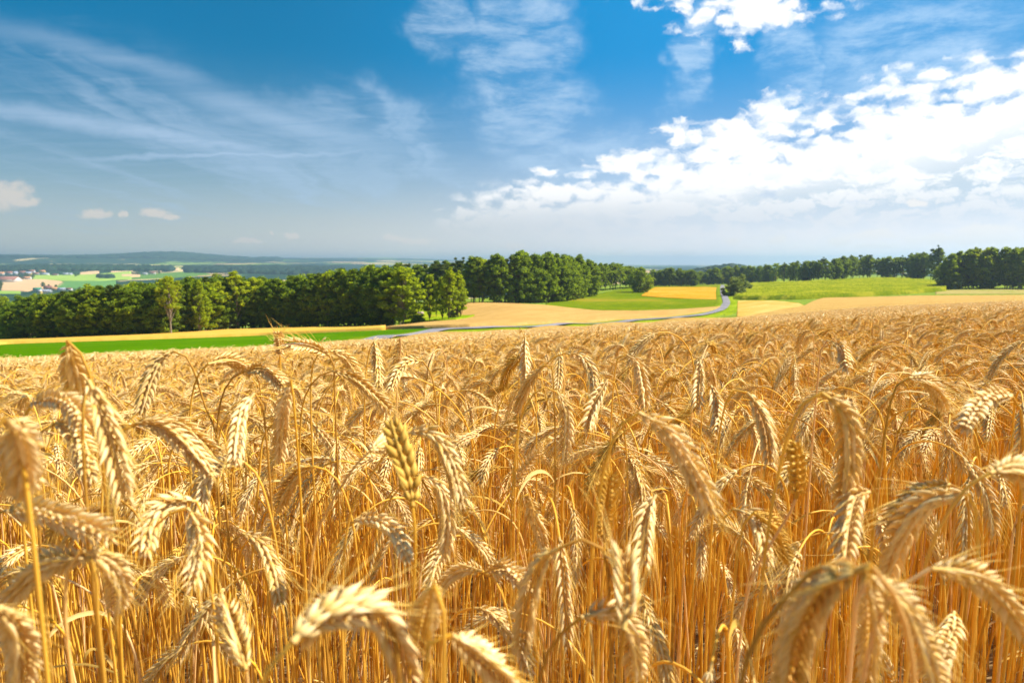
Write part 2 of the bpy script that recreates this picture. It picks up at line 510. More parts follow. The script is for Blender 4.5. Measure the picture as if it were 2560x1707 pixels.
def ground_mat(name, c1, c2, scale, c3=None, bump=0.4, stripes=None, rough=0.9):
    """mottled ground cover; stripes = (angle, period, strength) for drilled or mown rows"""
    m, N = new_mat(name)
    pos = N.n('ShaderNodeNewGeometry').outputs['Position']
    flat = N.vm('MULTIPLY', pos, (1, 1, 0))
    n1 = N.noise(flat, scale, 6, 0.65).outputs[0]
    n2 = N.noise(flat, scale * 0.07, 4, 0.6).outputs[0]
    n3 = N.noise(flat, scale * 9, 3, 0.6).outputs[0]
    f = N.rng(N.m('ADD', N.m('MULTIPLY', n1, 0.5), N.m('MULTIPLY', n2, 0.5)), 0.40, 0.60)
    col = N.mix(f, c1, c2)
    if c3:
        col = N.mix(N.m('MULTIPLY', N.rng(n2, 0.5, 0.68), 0.3 if name == 'stubble_gold' else 0.8), col, c3)
    col = N.mix(N.m('MULTIPLY', N.rng(n3, 0.62, 0.35), 0.25), col, tuple(v * 0.55 for v in c1))
    if stripes:
        ang, per, st = stripes
        mp = N.n('ShaderNodeMapping', {'Vector': N.vm('ADD', flat, N.vm('MULTIPLY', N.vm('SUBTRACT', N.noise(flat, 0.03, 2).outputs['Color'], (.5, .5, .5)), (per * 1.5, per * 1.5, 0))), 'Rotation': (0, 0, ang)}).outputs[0]
        wv = N.n('ShaderNodeTexWave', {'Vector': mp, 'Scale': 0.314 / per, 'Distortion': 0.8, 'Detail': 2.0, 'Detail Scale': 2.0}).outputs[1]
        col = N.mix(N.m('MULTIPLY', N.m('MULTIPLY', N.rng(wv, 0.55, 0.95), N.rng(n1, 0.3, 0.6)), st), col, c3 or tuple(min(v * 1.6, 0.8) for v in c2))
    bp = N.n('ShaderNodeBump', {'Height': N.m('ADD', n1, N.m('MULTIPLY', n3, 0.4)), 'Strength': bump, 'Distance': 0.5}).outputs[0]
    p = N.n('ShaderNodeBsdfPrincipled', {'Base Color': col, 'Roughness': rough, 'Specular IOR Level': 0.0, 'Normal': bp})
    out(m, N, p.outputs[0])
    return m


def straw_mat(name, pale, deep, trans, tw=0.34, brown=None, grain=60.0):
    m, N = new_mat(name)
    tone = N.n('ShaderNodeAttribute', attribute_name='tone').outputs['Fac']
    rnd = N.n('ShaderNodeObjectInfo').outputs['Random']
    tc = N.n('ShaderNodeTexCoord').outputs['Object']
    ns = N.noise(tc, grain, 3, 0.6).outputs[0]
    f = N.m('ADD', N.m('MULTIPLY', tone, 0.78), N.m('MULTIPLY', N.m('SUBTRACT', ns, 0.5), 0.5))
    f = N.m('ADD', f, N.m('MULTIPLY', N.m('SUBTRACT', rnd, 0.5), 0.34), clamp=True)
    col = N.mix(f, deep, pale)
    if brown:
        r2 = N.m('FRACT', N.m('MULTIPLY', rnd, 17.37))
        col = N.mix(N.m('MULTIPLY', N.rng(r2, 0.74, 0.95), 0.75), col, brown)
        col = N.mix(N.m('MULTIPLY', N.rng(r2, 0.22, 0.02), 0.7), col, (0.86, 0.62, 0.34))
    p = N.n('ShaderNodeBsdfPrincipled', {'Base Color': col, 'Roughness': 0.5, 'Specular IOR Level': 0.15})
    tcol = N.mix(f, tuple(v * 0.8 for v in trans), trans)
    tr = N.n('ShaderNodeBsdfTranslucent', {'Color': tcol})
    mx = N.n('ShaderNodeMixShader', {0: tw, 1: p.outputs[0], 2: tr.outputs[0]})
    out(m, N, mx.outputs[0])
    return m


def leaf_mat(name, c1, c2, trans, tw=0.4, bright=None):
    m, N = new_mat(name)
    tone = N.n('ShaderNodeAttribute', attribute_name='tone').outputs['Fac']
    rnd = N.n('ShaderNodeObjectInfo').outputs['Random']
    f = N.m('ADD', N.m('MULTIPLY', tone, 0.6), N.m('MULTIPLY', rnd, 0.4), clamp=True)
    col = N.mix(f, c1, c2)
    p = N.n('ShaderNodeBsdfPrincipled', {'Base Color': col, 'Roughness': 0.65, 'Specular IOR Level': 0.08})
    tr = N.n('ShaderNodeBsdfTranslucent', {'Color': N.mix(f, tuple(v * 0.6 for v in trans), trans)})
    mx = N.n('ShaderNodeMixShader', {0: tw, 1: p.outputs[0], 2: tr.outputs[0]})
    out(m, N, mx.outputs[0])
    return m


def flat_mat(name, c, rough=0.8, scale=2.0, var=0.25):
    m, N = new_mat(name)
    tc = N.n('ShaderNodeTexCoord').outputs['Object']
    n = N.noise(tc, scale, 4, 0.6).outputs[0]
    col = N.mix(N.rng(n, 0.3, 0.7), tuple(v * (1 - var) for v in c), c)
    p = N.n('ShaderNodeBsdfPrincipled', {'Base Color': col, 'Roughness': rough, 'Specular IOR Level': 0.2})
    out(m, N, p.outputs[0])
    return m


M = {}
M['ear'] = straw_mat('ripe_ear', (0.93, 0.76, 0.40), (0.60, 0.36, 0.065), (1.0, 0.66, 0.12), 0.20)  # second colour darkened to paint shade into the gaps between florets
M['ear_gold'] = straw_mat('golden_ear', (0.78, 0.50, 0.09), (0.46, 0.25, 0.03), (0.92, 0.52, 0.04), 0.18)
M['awn'] = straw_mat('awn', (0.93, 0.72, 0.26), (0.84, 0.57, 0.10), (0.98, 0.70, 0.14), 0.38)
M['stem'] = straw_mat('straw_stem', (0.88, 0.58, 0.10), (0.78, 0.42, 0.025), (0.97, 0.57, 0.03), 0.30, brown=(0.34, 0.16, 0.03), grain=14.0)
M['leaf'] = straw_mat('dry_leaf', (0.82, 0.64, 0.28), (0.60, 0.38, 0.09), (0.84, 0.57, 0.13), 0.4, grain=20.0)
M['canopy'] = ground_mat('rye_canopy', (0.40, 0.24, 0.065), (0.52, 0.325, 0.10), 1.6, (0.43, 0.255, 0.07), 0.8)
M['land'] = None
M['green_strip'] = ground_mat('clover', (0.045, 0.12, 0.001), (0.068, 0.155, 0.002), 0.8, (0.10, 0.18, 0.003), 0.3)
M['tan'] = ground_mat('ripe_grain', (0.37, 0.22, 0.065), (0.46, 0.285, 0.092), 0.5, (0.32, 0.185, 0.05), 0.5, (R(20), 9.0, 0.4))
M['tan_gold'] = ground_mat('ripe_grain_gold', (0.44, 0.26, 0.035), (0.53, 0.32, 0.06), 0.5, None, 0.3)
M['meadow'] = ground_mat('meadow', (0.085, 0.13, 0.002), (0.15, 0.18, 0.003), 0.25, (0.26, 0.19, 0.02), 0.4)
M['orange'] = ground_mat('stubble_gold', (0.38, 0.18, 0.002), (0.44, 0.215, 0.003), 0.3, (0.60, 0.40, 0.12), 0.3, (R(68), 14.0, 0.45))
M['stubble'] = ground_mat('stubble_pale', (0.38, 0.22, 0.035), (0.45, 0.275, 0.055), 0.2, (0.50, 0.34, 0.11), 0.3, (R(40), 11.0, 0.7))
M['maize'] = ground_mat('maize', (0.11, 0.15, 0.002), (0.19, 0.215, 0.004), 0.9, (0.33, 0.30, 0.02), 0.9, (R(75), 8.0, 0.7))
M['verge'] = ground_mat('verge', (0.13, 0.19, 0.005), (0.22, 0.26, 0.012), 1.0, None, 0.4)
M['rough_grass'] = ground_mat('rough_grass', (0.15, 0.22, 0.004), (0.24, 0.29, 0.008), 0.6, (0.34, 0.26, 0.03), 0.5)
M['road'] = ground_mat('asphalt', (0.16, 0.155, 0.165), (0.22, 0.205, 0.215), 1.4, (0.27, 0.25, 0.25), 0.1)
M['brown'] = ground_mat('bare_strip', (0.27, 0.21, 0.06), (0.33, 0.27, 0.09), 0.4, (0.16, 0.20, 0.02), 0.3)
M['bark'] = flat_mat('bark', (0.10, 0.075, 0.055), 0.9, 6.0, 0.4)
M['bark_pale'] = flat_mat('bark_pale', (0.30, 0.24, 0.18), 0.9, 6.0, 0.4)
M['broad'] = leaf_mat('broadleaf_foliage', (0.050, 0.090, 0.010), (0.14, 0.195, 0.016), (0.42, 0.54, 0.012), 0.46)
M['bright'] = leaf_mat('bright_sunlit_foliage', (0.11, 0.17, 0.010), (0.25, 0.30, 0.013), (0.62, 0.70, 0.012), 0.5)  # lighter leaves; sunlight on the crown tops is put into this green
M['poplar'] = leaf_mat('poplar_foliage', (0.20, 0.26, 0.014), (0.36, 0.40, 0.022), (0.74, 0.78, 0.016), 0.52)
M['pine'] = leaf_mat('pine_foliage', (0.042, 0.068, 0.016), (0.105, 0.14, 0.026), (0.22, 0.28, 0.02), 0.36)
M['bush'] = leaf_mat('bush_foliage', (0.11, 0.15, 0.03), (0.20, 0.24, 0.05), (0.34, 0.40, 0.05), 0.42)
M['dark_wood'] = leaf_mat('far_wood', (0.010, 0.030, 0.018), (0.022, 0.050, 0.024), (0.05, 0.08, 0.015), 0.25)
M['wall'] = flat_mat('render_white', (0.74, 0.72, 0.68))
M['wall_yellow'] = flat_mat('render_yellow', (0.66, 0.46, 0.14))
M['wall_grey'] = flat_mat('render_grey', (0.42, 0.45, 0.46))
M['roof_red'] = flat_mat('tiles_red', (0.30, 0.13, 0.10))
M['roof_dark'] = flat_mat('tiles_dark_red', (0.20, 0.07, 0.06))
M['roof_green'] = flat_mat('sheet_green', (0.03, 0.22, 0.12))
M['roof_grey'] = flat_mat('sheet_grey', (0.32, 0.34, 0.42))
M['roof_orange'] = flat_mat('tiles_orange', (0.55, 0.25, 0.12))
M['rock'] = flat_mat('rock', (0.42, 0.30, 0.25), 0.9, 3.0, 0.4)


def land_material():
    """patchwork of far farmland, woods and nearer rough grass"""
    m, N = new_mat('farmland')
    pos = N.n('ShaderNodeNewGeometry').outputs['Position']
    flat = N.vm('MULTIPLY', pos, (1, 1, 0))
    wob = N.vm('MULTIPLY', N.vm('SUBTRACT', N.noise(flat, 0.0022, 3).outputs['Color'], (.5, .5, .5)), (320, 420, 0))
    fp = N.vm('MULTIPLY', N.vm('ADD', flat, wob), (1.0, 0.42, 0))
    vo = N.n('ShaderNodeTexVoronoi', {'Vector': fp, 'Scale': 0.0042}, voronoi_dimensions='2D')
    hh = N.n('ShaderNodeSeparateColor', {0: vo.outputs['Color']}).outputs
    ramp = N.n('ShaderNodeValToRGB', {0: hh[0]})
    cr = ramp.color_ramp
    cr.interpolation = 'CONSTANT'
    cr.elements[0].color = (0.15, 0.24, 0.03, 1)
    cr.elements[1].position = 0.2
    cr.elements[1].color = (0.46, 0.31, 0.14, 1)
    for p_, c_ in ((0.36, (0.09, 0.17, 0.025, 1)), (0.5, (0.50, 0.38, 0.17, 1)), (0.62, (0.20, 0.27, 0.04, 1)), (0.78, (0.03, 0.055, 0.02, 1)), (0.9, (0.42, 0.28, 0.13, 1))):
        e = cr.elements.new(p_)
        e.color = c_
    wood = N.rng(N.noise(N.vm('MULTIPLY', flat, (1, 0.6, 0)), 0.0012, 6, 0.6).outputs[0], 0.455, 0.48)
    col = N.mix(wood, ramp.outputs[0], (0.012, 0.034, 0.020))
    near = N.n('ShaderNodeMix', data_type='RGBA')
    ny = N.n('ShaderNodeSeparateXYZ', {0: pos}).outputs[1]
    g = N.mix(N.rng(N.noise(flat, 0.4, 5).outputs[0], 0.35, 0.65), (0.10, 0.15, 0.015), (0.19, 0.24, 0.03))
    col = N.mix(N.rng(ny, 1150, 1300), g, col)
    soil = N.mix(N.rng(N.noise(flat, 4.0, 5).outputs[0], 0.35, 0.65), (0.15, 0.095, 0.04), (0.27, 0.175, 0.08))
    col = N.mix(N.rng(ny, 22, 30), soil, col)
    p = N.n('ShaderNodeBsdfPrincipled', {'Base Color': col, 'Roughness': 0.95, 'Specular IOR Level': 0.0})
    out(m, N, p.outputs[0])
    return m


M['land'] = land_material()


# ------------------------------------------------------------------ ground sheet
def build_ground():
    ys = np.concatenate([np.linspace(-60, 14, 30), np.geomspace(15, 16000, 320)])
    s = np.linspace(-1, 1, 281)
    X = s[None, :] * np.maximum(70.0, 1.38 * ys)[:, None]
    Y = np.broadcast_to(ys[:, None], X.shape)
    Z = G(X, Y)
    V = np.stack([X, Y, Z], -1).reshape(-1, 3)
    nr, nc = X.shape
    i = np.arange(nr - 1)[:, None] * nc + np.arange(nc - 1)[None, :]
    Q = np.stack([i, i + 1, i + nc + 1, i + nc], -1).reshape(-1, 4)
    o = link('ground', fast_mesh('ground', V, Q, mats=(M['land'],)))
    tag(o, kind='structure', label='rolling farmland falling away to a wide valley')
    return o


build_ground()


def patch(name, xs, dn, df, h, mat, label, nu=120, nd=36, skirt=True, kind='structure', seedx=0, rough=0.0):
    """a field lying on the ground, grown to height h; near and far edge as distances over photo columns xs"""
    us = np.array([(x - 1280) / 1712.0 for x in xs])
    uu = np.linspace(us[0], us[-1], nu)
    a = np.interp(uu, us, dn)
    b = np.interp(uu, us, df)
    k = np.linspace(0, 1, nd)[:, None]
    D = a[None, :] * (b / a)[None, :] ** k
    X = uu[None, :] * D
    Z = G(X, D) + h
    if rough:
        r2 = np.random.default_rng(seedx)
        Z = Z + r2.normal(0, rough, Z.shape)
    V = np.stack([X, D, Z], -1)
    if skirt:
        V[0, :, 2] -= 0.0
        ring_n = V[0].copy(); ring_n[:, :2] *= (1 - 1.2 * h / ring_n[:, 1:2]); ring_n[:, 2] = G(ring_n[:, 0], ring_n[:, 1]) - 0.3
        ring_f = V[-1].copy(); ring_f[:, 2] = G(ring_f[:, 0], ring_f[:, 1]) - 0.3
        V = np.concatenate([ring_n[None], V, ring_f[None]], 0)
        L = V[:, :1].copy(); L[:, :, 0] -= 1.2 * h; L[:, :, 2] = G(L[:, :, 0], L[:, :, 1]) - 0.3
        Rr = V[:, -1:].copy(); Rr[:, :, 2] = G(Rr[:, :, 0], Rr[:, :, 1]) - 0.3
        V = np.concatenate([L, V, Rr], 1)
    nr, nc = V.shape[:2]
    i = np.arange(nr - 1)[:, None] * nc + np.arange(nc - 1)[None, :]
    Q = np.stack([i, i + 1, i + nc + 1, i + nc], -1).reshape(-1, 4)
    o = link(name, fast_mesh(name, V.reshape(-1, 3), Q, mats=(mat,), smooth=not skirt))
    if kind:
        o['kind'] = kind
    if label:
        o['label'] = label
    return o


def px_patch(name, rows, h, mat, label, dmin=None, **kw):
    """rows: (photo x, near y, far y)"""
    xs = [r[0] for r in rows]
    dn = [find_d(r[0], r[1], 0.0, dmin) for r in rows]          # the foot of the crop along the near edge
    df = [max(find_d(r[0], r[2], h, a), a + 0.5) for r, a in zip(rows, dn)]
    return patch(name, xs, dn, df, h, mat, label, **kw)


GX = np.array([-900, -400, 0, 320, 640, 960, 1170, 1300])
ed = lambda x: float(edge_d((x - 1280) / 1712.0))
g_far = [find_d(x, y, 0.1) for x, y in zip(GX, [940, 890, 861, 850, 839, 825, 821, 820])]
patch('green_field', GX, [ed(x) + 0.6 for x in GX], [max(g, ed(x) + 6) for g, x in zip(g_far, GX)], 0.10, M['green_strip'],
      'bright green clover strip beyond the rye')
tx = GX[:-2].copy()
tx[-1] = 962
t_far = [find_d(x, y, 0.1) for x, y in zip(tx, [925, 878, 852, 837, 823.5, 817])]
patch('tan_field', tx, [g + 0.2 for g in g_far[:-2]], [max(b, a + 5) for a, b in zip(g_far, t_far)], 0.7, M['tan_gold'],
      'narrow golden grain strip along the forest edge')
px_patch('grain_field', [(958, 824.5, 816.5), (1060, 822, 805), (1120, 821, 770), (1170, 820, 757), (1280, 817, 758), (1370, 812.5, 763),
                         (1500, 806, 776), (1600, 799, 776.5), (1700, 791, 773), (1770, 781, 768), (1803, 771, 766)],
         0.75, M['tan'], 'tan ripe grain field curving up to the middle wood', nu=160, nd=50)
px_patch('meadow', [(1365, 764, 758), (1400, 770, 753), (1480, 775, 738), (1560, 776, 722), (1600, 775.5, 716), (1700, 772, 713.5), (1803, 767, 712)],
         0.12, M['meadow'], 'green meadow below the golden stubble')
px_patch('golden_field', [(1604, 741, 738), (1640, 744, 718), (1700, 747, 717.5), (1760, 749, 717.5), (1806, 750, 719)],
         0.30, M['orange'], 'golden stubble field with pale swaths left of the road')
px_patch('stubble_field', [(1846, 794, 752), (1880, 793, 751.5), (1940, 789, 752), (2000, 782, 758), (2017, 778, 770)],
         0.28, M['stubble'], 'pale yellow mown stubble right of the road')
px_patch('maize_field', [(1842, 749.5, 708), (1900, 750, 706), (1990, 749, 703.5), (2080, 745.5, 699), (2180, 740, 694), (2250, 736.5, 694), (2310, 732, 698), (2366, 727.5, 706)],
         1.9, M['maize'], 'tall green maize field on the low rise', nu=200, nd=60, rough=0.12)
px_patch('bare_field', [(2340, 736, 727), (2400, 735.5, 724), (2560, 735, 723), (2900, 735, 722)], 0.15, M['brown'], 'grey green strip in front of the right wood')
px_patch('grass_island', [(1000, 813, 760), (1060, 811, 755), (1100, 809, 762), (1140, 806, 780), (1170, 801, 788), (1186, 796, 794)],
         1.05, M['rough_grass'], 'lush grass clearing under the row of slender trees', nu=60, nd=40, rough=0.05)
px_patch('verge', [(1815, 790, 714), (1832, 786, 722), (1850, 778, 735)], 0.2, M['verge'], 'grassy verge right of the road')


def build_road():
    pts = [(at(p[0], p[1]).x, at(p[0], p[1]).y) for p in ((1130, 828.5), (1280, 822.5), (1450, 813.5), (1600, 803), (1700, 796.5), (1760, 789), (1797, 778.5), (1815, 763), (1813, 748), (1808, 735), (1806, 724), (1806, 714))]
    pts = [(-60, 22), (-34, 42), (-26, 58), (-22, 74), (-17, 92)] + pts
    P = catmull([(a, b, 0) for a, b in pts], 500)
    T, _, _ = frames(P)
    side = np.stack([T[:, 1], -T[:, 0], np.zeros(len(P))], 1)
    ks = np.array([-1.75, -1.0, 0, 1.0, 1.75]) * 0.85
    V = P[:, None, :] + side[:, None, :] * ks[None, :, None]
    V[..., 2] = G(V[..., 0], V[..., 1]).max(axis=1, keepdims=True) + 0.5 + np.array([0, 0.03, 0.05, 0.03, 0])[None, :]
    nc = 5
    i = np.arange(len(P) - 1)[:, None] * nc + np.arange(nc - 1)[None, :]
    Q = np.stack([i, i + 1, i + nc + 1, i + nc], -1).reshape(-1, 4)
    tag(link('road', fast_mesh('road', V.reshape(-1, 3), Q, mats=(M['road'],))), kind='structure', label='narrow grey asphalt farm road')
    for nm, w0, w1, dz, lb in (('road_verge', 1.7, 4.6, 0.34, 'grassy verge along the farm road'),):
        ks = np.array([-w1, -w1 * 0.9, -w0, w0, w1 * 0.9, w1])
        V = P[:, None, :] + side[:, None, :] * ks[None, :, None]
        V[..., 2] = G(V[..., 0], V[..., 1]) + 0.30
        V[:, 0, 2] -= 0.5
        V[:, -1, 2] -= 0.5
        nc = 6
        i = np.arange(len(P) - 1)[:, None] * nc + np.arange(nc - 1)[None, :]
        Q = np.stack([i, i + 1, i + nc + 1, i + nc], -1).reshape(-1, 4)
        tag(link(nm, fast_mesh(nm, V.reshape(-1, 3), Q, mats=(M['verge'],))), kind='structure', label=lb)
    return P


ROAD = build_road()


# ------------------------------------------------------------------ trees
def leaf_cloud(mb, centres, radii, per, size, r, flat=0.8, shell=0.55, stretch=(1, 1, 1)):
    """many small leaf faces scattered through ellipsoid clumps"""
    for (c, rad) in zip(centres, radii):
        n = int(per)
        v = r.normal(size=(n, 3))
        v /= np.linalg.norm(v, axis=1, keepdims=True)
        rr = rad * (shell + (1 - shell) * r.random(n)) * (0.8 + 0.35 * r.random(n))
        p = np.array(c) + v * rr[:, None] * np.array([1, 1, flat]) * np.array(stretch)
        nrm = v * 0.6 + r.normal(size=(n, 3)) * 0.7 + np.array([0, 0, 0.35])
        nrm /= np.linalg.norm(nrm, axis=1, keepdims=True)
        a = np.cross(nrm, r.normal(size=(n, 3)))
        a /= np.linalg.norm(a, axis=1, keepdims=True)
        b = np.cross(nrm, a)
        s = size * (0.6 + 0.8 * r.random(n))[:, None]
        a, b = a * s, b * s * 0.7
        V = np.stack([p - a, p - b * 0.9, p + a, p + b], 1).reshape(-1, 3)
        Q = np.arange(n * 4).reshape(-1, 4)
        base = 0.25 + 0.5 * r.random()
        tn = np.repeat(np.clip(base + r.normal(0, 0.18, n), 0, 1), 4)
        mb.add(V, Q, None, tn)


def tree_protos():
    P = {}

    def make(kind, name, h, crown_lo, wid, nclump, per, lsize, mat, bark, seed, cone=0.0, flat=0.75, trunk_r=0.22, lean=0.0, sparse=0.0, top=0.9):
        r = np.random.default_rng(seed)
        cm, tm = MB(), MB()
        tp = [(0, 0, -0.6), (lean * 0.2, 0.1, h * 0.3), (lean * 0.6, -0.1, h * 0.62), (lean, 0, h * 0.93)]
        TP = catmull(tp, 9)
        tube(tm, TP, np.linspace(trunk_r, 0.05, 9), 7)
        cs, rs = [], []
        for k in range(nclump):
            f = (k + 0.5) / nclump
            z = crown_lo + (h - crown_lo) * (f ** 0.9) * top
            prof = math.sin(math.pi * min(1, 0.18 + 0.80 * f)) ** 0.7 if not cone else (1 - f) ** 0.75 + 0.10
            ang = k * 2.399 + r.random() * 0.8
            rad = wid * prof * (0.25 + 0.95 * r.random() ** 0.6)
            c = np.array([lean * z / h + math.cos(ang) * rad, math.sin(ang) * rad, z + r.normal(0, 0.55)])
            if r.random() < sparse:
                continue
            cs.append(c)
            rs.append((0.15 if not cone else 0.14) * wid * (0.5 + 1.3 * r.random() ** 1.5) + 0.3)
            ti = int(np.clip((z / h) * 7 - 1.0, 1, 7))
            if k % 2 == 0:
                br = catmull([TP[ti], (TP[ti] + c) / 2 + np.array([0, 0, 0.35]), c], 5)
                tube(tm, br, np.linspace(0.09, 0.03, 5) * (trunk_r / 0.22), 4)
        leaf_cloud(cm, cs, rs, per, lsize, r, flat)
        crown = cm.mesh(name + '_crown', (M[mat],), smooth=False)
        trunk = tm.mesh(name + '_trunk', (M[bark],))
        P.setdefault(kind, []).append((name, crown, trunk, h))

    for k in range(4):
        make('broad', 'broadleaf_tree', 19, 0.9, 4.4, 130, 58, 0.34, 'broad', 'bark', 10 + k, lean=0.5 * (k - 1.5))
    for k in range(3):
        make('tall', 'broadleaf_tree', 20, 3.2, 3.8, 120, 58, 0.34, 'broad', 'bark', 30 + k, lean=0.4 * (k - 1))
    for k in range(3):
        make('pine', 'pine_tree', 20, 1.6, 3.1, 120, 52, 0.31, 'pine', 'bark_pale', 50 + k, cone=1, flat=0.5)
    for k in range(2):
        make('scots', 'pine_tree', 21, 11.0, 3.0, 26, 110, 0.36, 'pine', 'bark_pale', 60 + k, flat=0.6, sparse=0.1)
    for k in range(3):
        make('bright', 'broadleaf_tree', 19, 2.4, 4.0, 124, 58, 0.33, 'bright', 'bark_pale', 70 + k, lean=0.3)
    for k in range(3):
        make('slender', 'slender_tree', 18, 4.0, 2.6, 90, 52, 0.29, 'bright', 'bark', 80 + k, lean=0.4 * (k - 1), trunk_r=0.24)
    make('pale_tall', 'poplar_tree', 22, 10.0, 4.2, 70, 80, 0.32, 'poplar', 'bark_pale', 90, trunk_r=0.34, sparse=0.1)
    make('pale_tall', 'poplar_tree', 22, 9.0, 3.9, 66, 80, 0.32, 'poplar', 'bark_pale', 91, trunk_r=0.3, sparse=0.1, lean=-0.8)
    make('round', 'oak_tree', 14, 1.0, 6.0, 150, 70, 0.34, 'broad', 'bark', 95, flat=0.8)
    make('open', 'broadleaf_tree', 17, 3.6, 4.3, 76, 56, 0.32, 'broad', 'bark', 97, sparse=0.15)
    make('open', 'broadleaf_tree', 17, 4.6, 4.1, 70, 56, 0.32, 'broad', 'bark', 98, sparse=0.15)
    make('bush', 'bush', 4.6, -0.2, 2.5, 60, 70, 0.22, 'bush', 'bark', 110, trunk_r=0.12)
    make('bush', 'bush', 3.0, 0.3, 1.6, 18, 90, 0.2, 'broad', 'bark', 111, trunk_r=0.1)
    return P


TP_ = tree_protos()
tr_rng = random.Random(5)
NTREE = 0


def tree(kind, loc, h, label, group=None, wide=1.0, pick=None, cat=None):
    global NTREE
    NTREE += 1
    name, crown, trunk, h0 = TP_[kind][pick if pick is not None else tr_rng.randrange(len(TP_[kind]))]
    s = h / h0
    if cat is None:
        cat = 'bush' if name == 'bush' else 'tree'
    e = empty(name, loc, label, cat, group, tr_rng.random() * 6.28, (s * wide, s * wide, s))
    link('crown', crown, e)
    link('trunk', trunk, e)
    return e


def tree_px(kind, px, ybase, ytop, label, group=None, wide=1.0, back=0.0, pick=None):
    """tree whose foot stands where the pixel's ray meets the ground, its top at the row ytop"""
    u, _ = ut(px, ybase)
    d = find_d(px, ybase) + back
    _, tt = ut(px, ytop)
    z = float(G(u * d, d))
    h = max(-tt * d - z, 3.0)
    return tree(kind, Vector((u * d, d, z)), h, label, group, wide, pick)


def interp_px(pts, x):
    return float(np.interp(x, [p[0] for p in pts], [p[1] for p in pts]))


def forest(x0, x1, n, base, top, rows, kinds, label, group, jitter=0.9, wide=1.0, gap=6.0, hvar=5.0):
    """front row first, then rows behind it standing a little further off"""
    for r_ in range(rows):
        m = n if r_ == 0 else int(n * 0.85)
        for k in range(m):
            x = x0 + (x1 - x0) * (k + 0.5 + (tr_rng.random() - 0.5) * jitter) / m
            yb = interp_px(base, x)
            yt = interp_px(top, x) + tr_rng.uniform(-hvar, hvar) + (16 - 8 * r_ if rows > 1 and r_ < 2 else 0) * (1.0 if hvar > 2 else .4)
            kd = kinds[tr_rng.randrange(len(kinds))] if not callable(kinds) else kinds(x, r_)
            u, _ = ut(x, yb)
            d = find_d(x, yb) * 1.0 + r_ * gap + tr_rng.random() * 2.5
            _, tt = ut(x, yt)
            z = float(G(u * d, d))
            h = min(max(-tt * d - z, 6.0), 29.0)
            lb = label(kd, r_, x) if callable(label) else label
            tree(kd, Vector((u * d, d, z)), h, lb, group, wide * (0.9 + 0.25 * tr_rng.random()) * 18.0 / max(h, 14))


ORD = ('first second third fourth fifth sixth seventh eighth ninth tenth eleventh twelfth thirteenth fourteenth fifteenth sixteenth seventeenth eighteenth '
       'nineteenth twentieth twenty-first twenty-second twenty-third twenty-fourth twenty-fifth twenty-sixth twenty-seventh twenty-eighth twenty-ninth thirtieth '
       'thirty-first thirty-second thirty-third thirty-fourth thirty-fifth thirty-sixth').split()
KW = {'broad': 'dark leafy', 'tall': 'tall dark leafy', 'pine': 'dark conical pine', 'scots': 'high-crowned pine', 'bright': 'bright green leafy',
      'slender': 'slender leafy', 'open': 'open-crowned leafy'}


def labeller(wood):
    cnt = {}

    def f(kd, row, x):
        t = KW[kd] + ('' if 'pine' in KW[kd] else ' tree')
        if row == 0:
            cnt[0] = cnt.get(0, -1) + 1
            return f'{t}, {ORD[min(cnt[0], len(ORD) - 1)]} from the left, front of {wood}'
        return f'{t} standing inside the {wood}, only its top showing over the front edge'
    return f


# left wood
LB = [(20, 851), (200, 847), (400, 839), (640, 823), (760, 820), (960, 817), (1030, 814)]
LT = [(20, 752), (60, 745), (150, 730), (230, 712), (300, 706), (380, 700), (470, 692), (560, 684), (640, 690), (700, 690), (760, 679), (830, 671), (900, 665), (960, 655), (1030, 652)]
forest(34, 620, 25, LB, LT, 1, ['broad', 'pine', 'tall', 'pine', 'broad'], labeller('long left wood'), 'trees of the long left wood', gap=6, wide=1.15)
forest(30, 640, 21, LB, [(a, b - 7) for a, b in LT], 2, ['broad', 'bright', 'tall', 'pine', 'bright'], lambda k, r_, x: KW[k].replace(' pine', ' pine') + ' crown rising behind the front edge of the long left wood', 'inner trees of the long left wood', gap=7, wide=1.25)
forest(620, 1000, 18, LB, LT, 1, ['pine', 'tall', 'tall', 'broad'], labeller('long wood towards the clearing'), 'trees of the long left wood', gap=6, wide=1.2)
forest(640, 1010, 14, LB, [(a, b - 5) for a, b in LT], 2, ['bright', 'broad', 'scots', 'bright'], lambda k, r_, x: KW[k] + ' crown behind the right half of the long left wood', 'inner trees of the long left wood', gap=8, wide=1.25)
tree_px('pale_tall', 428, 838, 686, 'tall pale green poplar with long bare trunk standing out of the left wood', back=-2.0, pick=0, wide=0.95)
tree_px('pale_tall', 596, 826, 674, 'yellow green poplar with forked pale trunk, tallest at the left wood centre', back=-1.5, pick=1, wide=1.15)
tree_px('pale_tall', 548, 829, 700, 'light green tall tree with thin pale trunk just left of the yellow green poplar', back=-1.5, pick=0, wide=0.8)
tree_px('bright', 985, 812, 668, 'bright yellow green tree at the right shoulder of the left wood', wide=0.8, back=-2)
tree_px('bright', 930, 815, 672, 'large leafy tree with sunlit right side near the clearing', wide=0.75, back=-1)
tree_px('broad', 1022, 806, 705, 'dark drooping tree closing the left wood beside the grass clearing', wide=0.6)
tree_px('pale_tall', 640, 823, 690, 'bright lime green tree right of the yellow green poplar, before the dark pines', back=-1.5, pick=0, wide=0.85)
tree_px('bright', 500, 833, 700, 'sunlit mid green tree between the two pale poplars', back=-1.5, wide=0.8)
tree_px('bright', 820, 819, 676, 'sunlit leafy crown standing out right of the dark pines', back=-1.5, wide=0.75)
